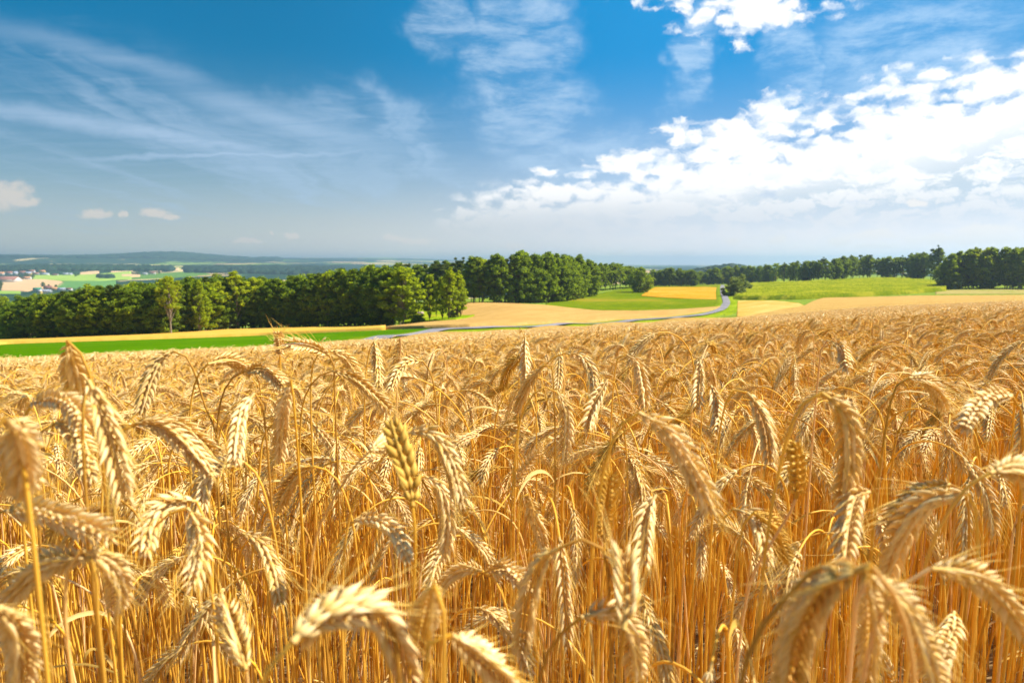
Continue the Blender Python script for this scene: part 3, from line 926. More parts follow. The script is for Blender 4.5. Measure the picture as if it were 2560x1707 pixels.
# wood lower down on the far left, beyond the first one
for k in range(14):
    x = -40 + 26 * k + tr_rng.uniform(-8, 8)
    u, _ = ut(x, 800)
    d = 300 + tr_rng.uniform(0, 60)
    yt = 752 - 0.06 * max(0, x) - (14 if k % 3 else 4)
    z = float(G(u * d, d))
    h = -ut(x, yt)[1] * d - z
    tree(['bright', 'broad', 'bright'][k % 3], Vector((u * d, d, z)), min(max(h, 8), 26), 'sunlit leafy crown of the lower wood beyond the left end of the long wood', 'trees of the lower wood')
# clearing with a row of slender trees
for (x, yb, yt, w, lb) in ((1074, 809, 678, 0.85, 'dark-stemmed slender tree, leftmost of the row in the clearing'),
                           (1091, 800, 700, 0.62, 'thin low tree between the first two stems of the clearing row'),
                           (1106, 806, 684, 0.9, 'slender yellow-topped tree, middle stem of the clearing row'),
                           (1122, 806, 668, 0.95, 'tallest bright tree of the clearing row'),
                           (1143, 802, 676, 0.95, 'leafy pale-stemmed tree at the right end of the clearing row'),
                           (1152, 800, 690, 0.9, 'bushy tree leaning right over the grain, outermost of the clearing row')):
    tree_px('slender', x, yb, yt, lb, 'slender trees in the grass clearing', w)
tree_px('bush', 1132, 803, 786, 'low dark bush under the right end of the clearing row', 'bushes of the clearing')
tree_px('bush', 1051, 812, 798, 'round dark bush left of the first stem in the clearing', 'bushes of the clearing')
tree_px('bush', 1040, 813, 790, 'sunlit yellowish bush at the foot of the left wood by the clearing', 'bushes of the clearing')
tree_px('bush', 968, 817, 800, 'sunlit low bush at the left wood edge', 'bushes of the clearing')

# middle wood
MBs = [(980, 775), (1040, 761), (1100, 758), (1160, 757), (1280, 758), (1370, 757), (1430, 750), (1490, 738)]
MTs = [(1000, 648), (1060, 642), (1100, 642), (1150, 641), (1200, 638), (1260, 629), (1300, 624), (1350, 622), (1395, 626), (1440, 630), (1470, 645), (1500, 668)]
forest(1165, 1480, 15, MBs, MTs, 1, ['tall', 'broad', 'bright', 'broad', 'broad'], labeller('middle wood'), 'trees of the middle wood', gap=6, wide=1.32)
forest(1150, 1480, 13, MBs, MTs, 2, lambda x, r_: 'scots' if x < 1290 else ('tall' if tr_rng.random() < .6 else 'broad'), lambda k, r_, x: KW[k] + ' crown behind the front edge of the middle wood', 'inner trees of the middle wood', gap=8, wide=1.25)
forest(985, 1165, 9, MBs, MTs, 2, ['scots', 'pine', 'tall'], lambda k, r_, x: KW[k] + ' behind the clearing, between the left wood and the middle wood', 'trees behind the clearing', gap=9, wide=1.2)
tree_px('bright', 1345, 757, 676, 'light green leafy tree standing before the dark middle wood', wide=0.75, back=-3)
tree_px('bright', 1432, 748, 684, 'smaller sunlit tree at the right foot of the middle wood', wide=0.7, back=-2)
tree_px('bright', 1484, 736, 655, 'tree with sunlit right flank ending the middle wood', wide=0.8, back=-1)

# behind the meadow
TB = [(1480, 728), (1560, 722), (1620, 716), (1740, 716), (1800, 712)]
TT = [(1490, 654), (1520, 655), (1545, 656), (1570, 664), (1600, 670), (1640, 676), (1665, 669), (1700, 670), (1735, 675), (1745, 682)]
forest(1488, 1600, 7, TB, TT, 1, ['open', 'tall', 'open'], labeller('loose row beyond the meadow'), 'loose trees beyond the meadow', hvar=2, wide=1.1)
forest(1500, 1590, 4, TB, TT, 1, ['open'], 'open-crowned tree in the second rank beyond the meadow', 'loose trees beyond the meadow', hvar=3, gap=10)
tree_px('round', 1601, 731, 668, 'round dark tree standing alone on the green meadow beside the golden field', wide=1.0)
forest(1628, 1735, 9, TB, TT, 1, ['broad', 'tall', 'broad'], labeller('row behind the golden field'), 'trees behind the golden field', hvar=2, wide=1.15)
forest(1632, 1738, 6, TB, TT, 1, ['broad', 'tall'], 'dark leafy tree in the second rank behind the golden field', 'trees behind the golden field', hvar=3, gap=9)
tree_px('bush', 1838, 741, 700, 'grey green willow bush beside the road, the larger front one', wide=1.15, pick=0)
tree_px('bush', 1849, 731, 693, 'grey green willow bush beside the road, the right one behind', wide=1.1, back=3, pick=0)

# long treeline behind the maize
RB = [(1740, 712), (1800, 711), (1850, 708), (1920, 706), (2050, 703), (2150, 697), (2250, 698), (2370, 704)]
RT = [(1745, 677), (1790, 668), (1840, 663), (1900, 662), (1960, 658), (2020, 650), (2080, 644), (2140, 636), (2165, 634), (2200, 644), (2260, 638), (2310, 630), (2340, 618), (2400, 616)]
RTL = labeller('long treeline behind the maize')
forest(1748, 1935, 13, RB, RT, 1, ['broad', 'broad', 'tall'], RTL, 'trees of the long treeline', hvar=2, wide=1.25)
forest(1745, 1935, 10, RB, RT, 2, ['broad', 'bright', 'tall'], lambda k, r_, x: KW[k] + ' crown rising behind the left half of the long treeline', 'inner trees of the long treeline', hvar=3, gap=9, wide=1.15)
forest(1935, 2350, 27, RB, RT, 1, ['broad', 'tall', 'open', 'broad', 'scots'], RTL, 'trees of the long treeline', hvar=4, wide=1.25)
forest(1945, 2345, 16, RB, RT, 1, ['scots', 'open'], 'sparse high crown rising behind the right half of the long treeline', 'inner trees of the long treeline', hvar=4, gap=12)
# right wood
CB = [(2340, 724), (2400, 722), (2560, 722), (2700, 722)]
CT = [(2340, 655), (2370, 630), (2420, 618), (2480, 612), (2560, 610), (2700, 608)]
forest(2358, 2610, 11, CB, CT, 1, ['broad', 'bright', 'tall', 'bright'], labeller('right wood'), 'trees of the right wood', hvar=3, wide=1.15)
forest(2340, 2620, 11, CB, CT, 2, ['broad', 'scots', 'bright'], lambda k, r_, x: KW[k] + ' crown behind the front edge of the right wood', 'inner trees of the right wood', hvar=5, gap=9)
tree_px('bush', 2372, 723, 690, 'yellow green bushy tree at the left foot of the right wood', wide=1.3)

# two reddish boulders in the clearing
for (x, y, w, lb) in ((1041, 785, 1.5, 'reddish boulder in the grass clearing, the left one'), (1053, 785, 1.1, 'smaller reddish boulder in the grass clearing')):
    p = at(x, y, 1.0)
    mb = MB()
    r2 = np.random.default_rng(int(x))
    th, ph = np.meshgrid(np.linspace(0, math.pi, 9), np.linspace(0, 2 * math.pi, 13)[:-1], indexing='ij')
    rr = 1 + 0.18 * r2.normal(size=th.shape)
    rr[0] = rr[0].mean(); rr[-1] = rr[-1].mean()
    V = np.stack([np.sin(th) * np.cos(ph) * rr * w, np.sin(th) * np.sin(ph) * rr * w * .8, np.cos(th) * rr * w * .6], -1).reshape(-1, 3)
    i = np.arange(8)[:, None] * 12 + np.arange(12)[None, :]
    i2 = np.arange(8)[:, None] * 12 + (np.arange(12)[None, :] + 1) % 12
    mb.add(V, np.stack([i, i2, i2 + 12, i + 12], -1).reshape(-1, 4))
    o = link('boulder', mb.mesh('boulder', (M['rock'],)), loc=(p.x, p.y, p.z + 1.15))
    tag(o, lb, 'boulder')


# ------------------------------------------------------------------ far valley: woods as masses, fields, village
def far_wood(name, pts, n, h, label, rad=16):
    """pts: (photo x, near distance, far distance); a closed mass of small lumps"""
    r2 = np.random.default_rng(len(name) * 7 + n)
    xs = [(p[0] - 1280) / 1712.0 for p in pts]
    mb = MB()
    uu = xs[0] + (xs[-1] - xs[0]) * r2.random(n)
    a = np.interp(uu, xs, [p[1] for p in pts])
    b = np.interp(uu, xs, [p[2] for p in pts])
    d = a + (b - a) * r2.random(n)
    X, Y = uu * d, d
    Z = G(X, Y)
    sd = 8
    th = np.arange(sd) * 2 * math.pi / sd
    prof = [(0.9, 0.0), (1.0, 0.45), (0.8, 0.78), (0.38, 0.97), (0.02, 1.05)]
    V = []
    for (rr, zz) in prof:
        V.append(np.stack([np.cos(th) * rr, np.sin(th) * rr, np.full(sd, zz)], -1))
    V = np.stack(V, 0).reshape(-1, 3)
    i = np.arange(4)[:, None] * sd + np.arange(sd)[None, :]
    i2 = np.arange(4)[:, None] * sd + (np.arange(sd)[None, :] + 1) % sd
    Q = np.stack([i, i2, i2 + sd, i + sd], -1).reshape(-1, 4)
    s = rad * (0.6 + 0.7 * r2.random(n))
    hh = h * (0.7 + 0.45 * r2.random(n))
    AV = V[None] * np.stack([s, s, hh], -1)[:, None, :] + r2.normal(0, 0.10 * rad, (n, len(V), 3)) * np.array([1, 1, 0.25]) + np.stack([X, Y, Z - 1], -1)[:, None, :]
    AQ = Q[None] + (np.arange(n) * len(V))[:, None, None]
    mb.add(AV.reshape(-1, 3), AQ.reshape(-1, 4), None, np.repeat(r2.random(n), len(V)))
    o = link(name, mb.mesh(name, (M['dark_wood'],)))
    tag(o, label, None, None, 'stuff')
    o['category'] = 'woodland'
    return o


def fd(px, py):
    return find_d(px, py, 0.0, 1500)


far_wood('ridge_forest', [(-60, 3500, 3800), (100, 3550, 4000), (430, 3500, 3950)], 900, 20, 'dark forest band on the ridge beyond the village', 22)
far_wood('hillside_forest', [(470, 3300, 3900), (640, 3200, 4200), (860, 3000, 4200)], 900, 20, 'blue green forest on the valley slope beyond the poplars', 24)
far_wood('slope_forest', [(300, 1500, 1750), (420, 1400, 2000), (560, 1300, 2200)], 700, 19, 'blue green wood on the valley side behind the left wood', 16)
far_wood('copse', [(246, 2700, 2760), (282, 2700, 2800)], 22, 16, 'small dark copse between the far tan fields', 13)
far_wood('hill_forest', [(-80, 6500, 7300), (430, 7000, 8200), (700, 7300, 8800)], 1500, 22, 'blue forest over the low hills on the horizon', 55)
far_wood('horizon_wood', [(1660, 1420, 1560), (1850, 1420, 1560)], 160, 11, 'bluish wood on the far rise behind the treeline', 15)


def valley_field(name, rows, mat, label):
    dn = [fd(r[0], r[1]) for r in rows]
    df = [max(fd(r[0], r[2]), a + 5) for r, a in zip(rows, dn)]
    return patch(name, [r[0] for r in rows], dn, df, 2.5, mat, label, nu=50, nd=16)


M['far_tan'] = ground_mat('far_tan', (0.50, 0.32, 0.17), (0.58, 0.38, 0.20), 0.01, None, 0.0)
M['far_green'] = ground_mat('far_green', (0.22, 0.33, 0.05), (0.30, 0.40, 0.07), 0.01, None, 0.0)
M['far_deep'] = ground_mat('far_deep', (0.09, 0.20, 0.05), (0.12, 0.24, 0.06), 0.01, None, 0.0)
valley_field('valley_tan_field', [(3, 728, 700), (60, 729, 699.5), (110, 727, 700), (150, 716, 704), (163, 710, 708)], M['far_tan'], 'large tan ploughed field in the valley')
valley_field('valley_green_field', [(84, 699.5, 689), (150, 703.4, 688.5), (240, 703.5, 686), (290, 700, 682), (330, 699, 679)], M['far_green'], 'light green valley meadow')
valley_field('valley_deep_field', [(140, 722, 717), (164, 722, 704.5), (240, 722, 704.2), (290, 714, 703)], M['far_deep'], 'deep green valley field')
valley_field('valley_stubble_field', [(203, 688, 682), (230, 687.4, 679), (250, 684, 677.5)], M['far_tan'], 'small tan field beyond the valley meadow')
valley_field('valley_upper_field', [(280, 681.5, 674), (340, 678, 674), (400, 679, 672.5), (450, 674.5, 670.5)], M['far_tan'], 'long tan field below the ridge forest')
valley_field('valley_yellow_field', [(306, 692, 687), (330, 693, 686.5), (352, 692, 688)], M['far_tan'], 'small yellow field in the valley meadow')
valley_field('valley_near_green', [(-20, 735, 729), (50, 735, 730)], M['far_green'], 'green strip below the large tan field')


def house(px, yb, wpx, hpx, roof, wall, label, turn=0.0, kind='house', deep=0.45):
    d = fd(px, yb)
    u, _ = ut(px, yb)
    sc = d / 1712.0
    w, h = wpx * sc, hpx * sc
    dp = max(w * deep, 9)
    z = float(G(u * d, d)) + 2.0
    e = empty(kind, (u * d, d, z), label, 'barn' if kind == 'barn' else 'house', 'buildings of the valley village', turn)
    wh, rh = h * 0.42, h * 0.46
    mb = MB()
    x, y = w / 2, dp / 2
    V = [(-x, -y, -4), (x, -y, -4), (x, y, -4), (-x, y, -4), (-x, -y, wh), (x, -y, wh), (x, y, wh), (-x, y, wh), (-x, 0, wh + rh * .96), (x, 0, wh + rh * .96)]
    mb.add(V, [(0, 1, 5, 4), (2, 3, 7, 6), (1, 2, 6, 5), (3, 0, 4, 7), (0, 3, 2, 1)], [(5, 6, 9), (7, 4, 8)])
    link('wall', mb.mesh('wall', (M[wall],), smooth=False), e)
    mb = MB()
    x2, y2 = x + w * 0.03, y + dp * 0.07
    zl, zt, th = wh - rh * 0.1, wh + rh, 0.5
    V = [(-x2, -y2, zl), (x2, -y2, zl), (x2, 0, zt), (-x2, 0, zt), (x2, y2, zl), (-x2, y2, zl)]
    V += [(a, b, c + th) for (a, b, c) in V]
    mb.add(V, [(0, 3, 2, 1), (3, 5, 4, 2), (6, 7, 8, 9), (9, 8, 10, 11), (0, 1, 7, 6), (5, 11, 10, 4), (1, 2, 8, 7), (2, 4, 10, 8), (3, 0, 6, 9), (5, 3, 9, 11)])
    link('roof', mb.mesh('roof', (M[roof],), smooth=False), e)
    return e


house(18, 706, 54, 15, 'roof_red', 'wall', 'huge red-roofed farm barn with white wall beside the tan field', 0.08, 'barn', 0.6)
house(68, 699, 19, 7, 'roof_orange', 'wall', 'white house with orange roof at the corner of the tan field')
house(4, 688, 12, 7, 'roof_orange', 'wall', 'pale house at the left end of the village row', 0.3)
house(24, 687, 14, 8, 'roof_red', 'wall', 'house with bright red roof, left of the white gabled one', 0.2)
house(39, 687, 11, 8, 'roof_grey', 'wall', 'white gabled house between two red roofs', 1.3)
house(57, 686, 15, 8, 'roof_red', 'wall_grey', 'low red-roofed house above the orange-roofed one', 0.1)
house(71, 688, 15, 8, 'roof_grey', 'wall_yellow', 'yellowish house with grey roof in the village row', 0.2)
house(80, 683, 15, 8, 'roof_red', 'wall', 'red-roofed house topmost in the village row', 0.0)
house(91, 688, 13, 6, 'roof_red', 'wall_grey', 'grey-walled house with red roof at the row end', 0.1)
house(106, 682, 14, 6, 'roof_orange', 'wall_yellow', 'tan farmhouse by the dark ridge forest', 0.0)
house(113, 689, 18, 6, 'roof_grey', 'wall', 'white house with blue grey roof at the right of the village row', 0.0)
house(138, 690, 15, 4.5, 'roof_dark', 'wall_grey', 'long brown shed in the meadow', 0.0, 'barn')
house(165, 689, 15, 6, 'roof_grey', 'wall', 'lone white house with violet grey roof on the meadow', 0.05)
house(177, 689, 9, 5.5, 'roof_grey', 'wall', 'small white gable beside the lone house', 1.4)
house(94, 728, 18, 8, 'roof_green', 'wall_grey', 'green-roofed barn in the near farmyard', 0.1, 'barn')
house(120, 726, 17, 11, 'roof_dark', 'wall_grey', 'dark red roofed farmhouse in the near farmyard', 0.2)
house(136, 726, 17, 7, 'roof_orange', 'wall_yellow', 'yellow-walled house of the near farmyard', 0.0)
house(155, 727, 19, 6, 'roof_grey', 'wall', 'long white stable at the right of the near farmyard', 0.0, 'barn')
house(173, 727, 14, 6, 'roof_dark', 'wall', 'white stable end with dark roof', 0.0, 'barn')
house(112, 731, 30, 5, 'roof_grey', 'wall_grey', 'long grey shed in front of the near farmyard', 0.05, 'barn')
house(222, 735, 22, 7, 'roof_red', 'wall_grey', 'red-roofed farmhouse just above the left wood', 0.1)
house(362, 687, 12, 4, 'roof_grey', 'wall', 'white farmhouse below the long tan field, left one', 0.0)
house(381, 686, 14, 6, 'roof_dark', 'wall', 'white farmhouse below the long tan field, right one', 0.1)
# silo
e = empty('silo', tuple(at(102, 736, 0, 1500)), 'round pale silo tower in front of the green-roofed barn', 'silo', 'buildings of the valley village')
mb = MB()
tube(mb, [(0, 0, -3), (0, 0, 5), (0, 0, 10)], [4.2, 4.2, 4.2], 16)
link('tower', mb.mesh('silo_tower', (M['wall_yellow'],)), e)
mb = MB()
tube(mb, [(0, 0, 9.8), (0, 0, 11), (0, 0, 12.5)], [4.4, 3.2, 0.1], 16)
link('roof', mb.mesh('silo_cap', (M['wall'],)), e)
vt = random.Random(3)
for k, (x, y) in enumerate(((48, 690), (64, 690), (79, 696), (83, 694), (98, 686), (122, 720), (140, 720), (108, 718), (190, 692), (195, 690), (200, 733), (0, 722), (3, 716), (345, 686), (398, 684))):
    p = at(x, y, 0, 1500)
    tree('broad', p, vt.uniform(12, 19), ('round dark tree beside the houses of the valley village' if x < 110 and y < 700 else 'dark tree by the farmyards and meadows of the valley'), 'trees among the valley houses', 1.4)


# ------------------------------------------------------------------ rye
_a = np.arange(6) * math.pi / 3
_rings = [(0.0, 0.30), (0.15, 0.80), (0.38, 1.0), (0.66, 0.68), (0.88, 0.25), (1.12, 0.04)]
KV = np.concatenate([np.stack([np.cos(_a) * r_, np.sin(_a) * r_ * 0.72, np.full(6, z_)], -1) for z_, r_ in _rings])
_i = np.arange(5)[:, None] * 6 + np.arange(6)[None, :]
_i2 = np.arange(5)[:, None] * 6 + (np.arange(6)[None, :] + 1) % 6
KQ = np.stack([_i, _i2, _i2 + 6, _i + 6], -1).reshape(-1, 4)
KZ = KV[:, 2]


def build_ear(P, r, width=1.0, awn=1.0, node=0.0043, open_=1.0, awn_mb=None, ear_mb=None, twist=None, klen=0.0135):
    """two-rowed ear along the centre line P (base to tip): overlapping florets and awns"""
    ear = ear_mb or MB()
    aw = awn_mb or MB()
    P = np.asarray(P, float)
    L = np.linalg.norm(np.diff(P, axis=0), axis=1).sum()
    n = max(10, int(L / node))
    Cv = catmull(P, n + 2)
    T, Nn, B = frames(Cv)
    t0 = r.random() * 6.28 if twist is None else twist
    tw = t0 + np.linspace(0, r.normal(0, 0.5), len(Cv))
    c, s = np.cos(tw)[:, None], np.sin(tw)[:, None]
    N2, B2 = Nn * c + B * s, B * c - Nn * s
    tube(ear, Cv, np.linspace(0.0016, 0.0008, len(Cv)) * width, 5, 0.3)
    K = []
    for a in (-1, 0, 1):
        i = np.arange(1, n + 1)
        side = np.where(i % 2 == 0, 1.0, -1.0)
        f = i / (n + 1)
        sz = np.minimum(1.0, 0.45 + 2.4 * f) * np.minimum(1.0, 0.55 + 2.0 * (1 - f)) * (1 + r.normal(0, 0.07, n))
        if a == 0:
            sz = sz * 0.92
        ob = (0.34 + r.normal(0, 0.07, n)) * open_
        sb = a * (0.40 + r.normal(0, 0.08, n)) * open_
        Z = T[i] + N2[i] * (side * ob)[:, None] + B2[i] * sb[:, None]
        Z /= np.linalg.norm(Z, axis=1, keepdims=True)
        X = np.cross(Z, N2[i] * side[:, None])
        X /= np.linalg.norm(X, axis=1, keepdims=True)
        Y = np.cross(Z, X)
        O = Cv[i] + N2[i] * (side * 0.0028 * width * sz)[:, None] + B2[i] * (a * 0.0023 * width * sz)[:, None]
        K.append((O, X, Y, Z, sz, side, a))
    for O, X, Y, Z, sz, side, a in K:
        kl, kw = klen * sz * (0.92 + 0.16 * width), 0.00245 * sz * width
        m = len(O)
        kv = KV[None] * np.stack([kw, kw, kl], -1)[:, None, :]
        bend = (KZ ** 2)[None, :] * 0.0016
        V = O[:, None] + X[:, None] * kv[..., :1] + Y[:, None] * (kv[..., 1:2]) + Z[:, None] * kv[..., 2:3] + Tslice(O, Z, bend)
        Q = KQ[None] + (np.arange(m) * 36)[:, None, None]
        tn = np.clip((0.30 + 0.85 * KZ)[None, :] + r.normal(0, 0.20, (m, 1)), 0, 1.6)  # bases darker by nature, and deepened to paint shade between florets
        ear.add(V.reshape(-1, 3), Q.reshape(-1, 4), None, tn.reshape(-1))
        keep = r.random(m) < (0.9 if a else 0.25)
        if awn <= 0:
            continue
        tip = (O + Z * kl[:, None])[keep]
        dirv = Z[keep] + T[1:n + 1][keep] * 0.5 + r.normal(0, 0.13, (keep.sum(), 3))
        dirv /= np.linalg.norm(dirv, axis=1, keepdims=True)
        al = awn * (0.013 + 0.034 * r.random(keep.sum()) ** 1.5)
        droop = r.normal(0, 0.06, (keep.sum(), 3))
        xs = np.cross(dirv, r.normal(size=dirv.shape))
        xs /= np.linalg.norm(xs, axis=1, keepdims=True)
        ys = np.cross(dirv, xs)
        k = len(tip)
        ang = np.array([0, 2.094, 4.189])
        V = []
        for q, rad in ((-0.12, 0.00034), (0.5, 0.00024), (1.0, 0.00006)):
            cpt = tip + dirv * (al * q)[:, None] + droop * (al * q * q)[:, None]
            V.append(cpt[:, None] + (xs[:, None] * np.cos(ang)[None, :, None] + ys[:, None] * np.sin(ang)[None, :, None]) * rad)
        V = np.stack(V, 1).reshape(k, 9, 3)
        q0 = []
        for lv in range(2):
            for j in range(3):
                q0.append((lv * 3 + j, lv * 3 + (j + 1) % 3, lv * 3 + 3 + (j + 1) % 3, lv * 3 + 3 + j))
        Q = np.array(q0)[None] + (np.arange(k) * 9)[:, None, None]
        aw.add(V.reshape(-1, 3), Q.reshape(-1, 4), None, np.repeat(np.clip(0.5 + r.normal(0, 0.25, k), 0, 1), 9))
    return ear, aw


def Tslice(O, Z, bend):
    return Z[:, None] * 0 + 0 * bend[..., None]


def build_stem(P, r, sc=1.0, mb=None):
    mb = mb or MB()
    n = len(P)
    rad = np.linspace(0.0024, 0.00115, n) * sc
    tone = 0.35 + 0.4 * r.random() + np.linspace(-0.1, 0.2, n)
    tube(mb, P, rad, 6, tone)
    # swollen joints
    for f in (0.3, 0.62):
        k = int(n * f)
        if 1 < k < n - 2:
            d = P[k + 1] - P[k]
            d = d / np.linalg.norm(d)
            tube(mb, [P[k] - d * 0.004, P[k] - d * 0.001, P[k] + d * 0.001, P[k] + d * 0.004],
                 np.array([1.0, 1.35, 1.35, 1.0]) * rad[k], 6, 0.05)
    return mb


def build_leaf(P0, r, L=0.22, mb=None):
    mb = mb or MB()
    az = r.random() * 6.28
    d = np.array([math.cos(az), math.sin(az), 0])
    pts = []
    th = 0.4
    p = np.array(P0, float)
    n = 12
    for k in range(n):
        pts.append(p.copy())
        p = p + (d * math.sin(th) + np.array([0, 0, 1.0]) * math.cos(th)) * L / n
        th += 2.5 / n * (0.6 + 0.8 * r.random())
    P = np.array(pts)
    T, N1, B = frames(P)
    w = 0.0030 * np.sin(np.linspace(0.25, math.pi, n)) ** 0.7 + 0.0003
    tw = np.linspace(0, r.normal(0, 2.2), n)[:, None]
    S = N1 * np.cos(tw) + B * np.sin(tw)
    C2 = np.cross(T, S)
    V = np.stack([P - S * w[:, None], P + C2 * w[:, None] * 0.35, P + S * w[:, None]], 1).reshape(-1, 3)
    i = np.arange(n - 1)[:, None] * 3 + np.arange(2)[None, :]
    mb.add(V, np.stack([i, i + 1, i + 4, i + 3], -1).reshape(-1, 4), None, 0.3 + 0.6 * r.random())
    return mb


def stalk_curve(r, h, ear_len, lean=None, th_base=None, th_tip=None, az=None):
    """root at the origin; returns stem and ear centre lines whose highest point lies near h"""
    az = r.random() * 6.283 if az is None else az
    lean = abs(r.normal(0, 0.10)) if lean is None else lean
    u = r.random()
    if th_base is None:
        if u < 0.07:
            th_base, th_tip = 0.15 + 0.2 * r.random(), 0.4 + 0.4 * r.random()
        elif u < 0.5:
            th_base, th_tip = 1.15 + 0.4 * r.random(), 2.3 + 0.6 * r.random()
        else:
            th_base, th_tip = 1.7 + 0.7 * r.random(), 2.7 + 0.35 * r.random()
    d = np.array([math.cos(az), math.sin(az), 0.0])
    e = np.array([-d[1], d[0], 0.0])
    bendL = 0.10 + 0.13 * r.random()
    n1, n2, n3 = 10, 12, 12
    pts, p = [np.zeros(3)], np.zeros(3)
    wob = r.normal(0, 0.03)
    SL = max(h - 0.6 * bendL, 0.3)
    for k in range(n1):
        th = lean * (0.4 + 0.6 * k / n1)
        p = p + (d * math.sin(th) + e * wob * (k / n1) + np.array([0, 0, 1]) * math.cos(th)) * SL / n1
        pts.append(p.copy())
    for k in range(n2):
        f = (k + 0.5) / n2
        th = lean + (th_base - lean) * f ** 1.15
        p = p + (d * math.sin(th) + e * wob * 1.5 + np.array([0, 0, 1]) * math.cos(th)) * bendL / n2
        pts.append(p.copy())
    stem = np.array(pts)
    ear = [p.copy()]
    for k in range(n3):
        f = (k + 0.5) / n3
        th = th_base + (th_tip - th_base) * f ** 0.85
        p = p + (d * math.sin(th) + e * wob * 2 + np.array([0, 0, 1]) * math.cos(th)) * ear_len / n3
        ear.append(p.copy())
    ear = np.array(ear)
    top = max(stem[:, 2].max(), ear[:, 2].max())
    k = np.array([1, 1, h / top])
    return stem * k, ear * k


def dpt(x, y, d):
    """point at distance d ahead behind the photograph point given at 2352 px width"""
    v = ray(x * W0 / 2352, y * W0 / 2352)
    return np.array([v[0] / v[1] * d, d, v[2] / v[1] * d])


def proj(p):
    c, s = math.cos(PITCH), math.sin(PITCH)
    zc = p[1] * c - p[2] * s
    yc = p[1] * s + p[2] * c
    return (W0 / 2 + FPX * p[0] / zc) * 2352 / W0, (H0 / 2 - FPX * yc / zc) * 2352 / W0


GRP = 'rye stalks at the near edge of the field'


def add_stalk(stem, ear, r, label, width=1.0, mat='ear', awn=1.0, open_=1.0, name='rye_stalk', cat='rye stalk', leaf=False, group=GRP, sthick=1.0, klen=0.0135, node=0.0043, twist=None):
    base = stem[0].copy()
    e = empty(name, tuple(base), label, cat, group)
    eb, ab = build_ear(ear - base, r, width, awn, node, open_, klen=klen, twist=twist)
    link('stem', build_stem(stem - base, r, sthick).mesh('stem', (M['stem'],)), e)
    eo = link('ear', eb.mesh('ear', (M[mat],)), e)
    if ab.n:
        link('awns', ab.mesh('awns', (M['awn'],)), eo)
    if leaf:
        k = int(len(stem) * 0.5)
        link('leaf', build_leaf(stem[k] - base, r, 0.2).mesh('leaf', (M['leaf'],), smooth=True), e)
    return e


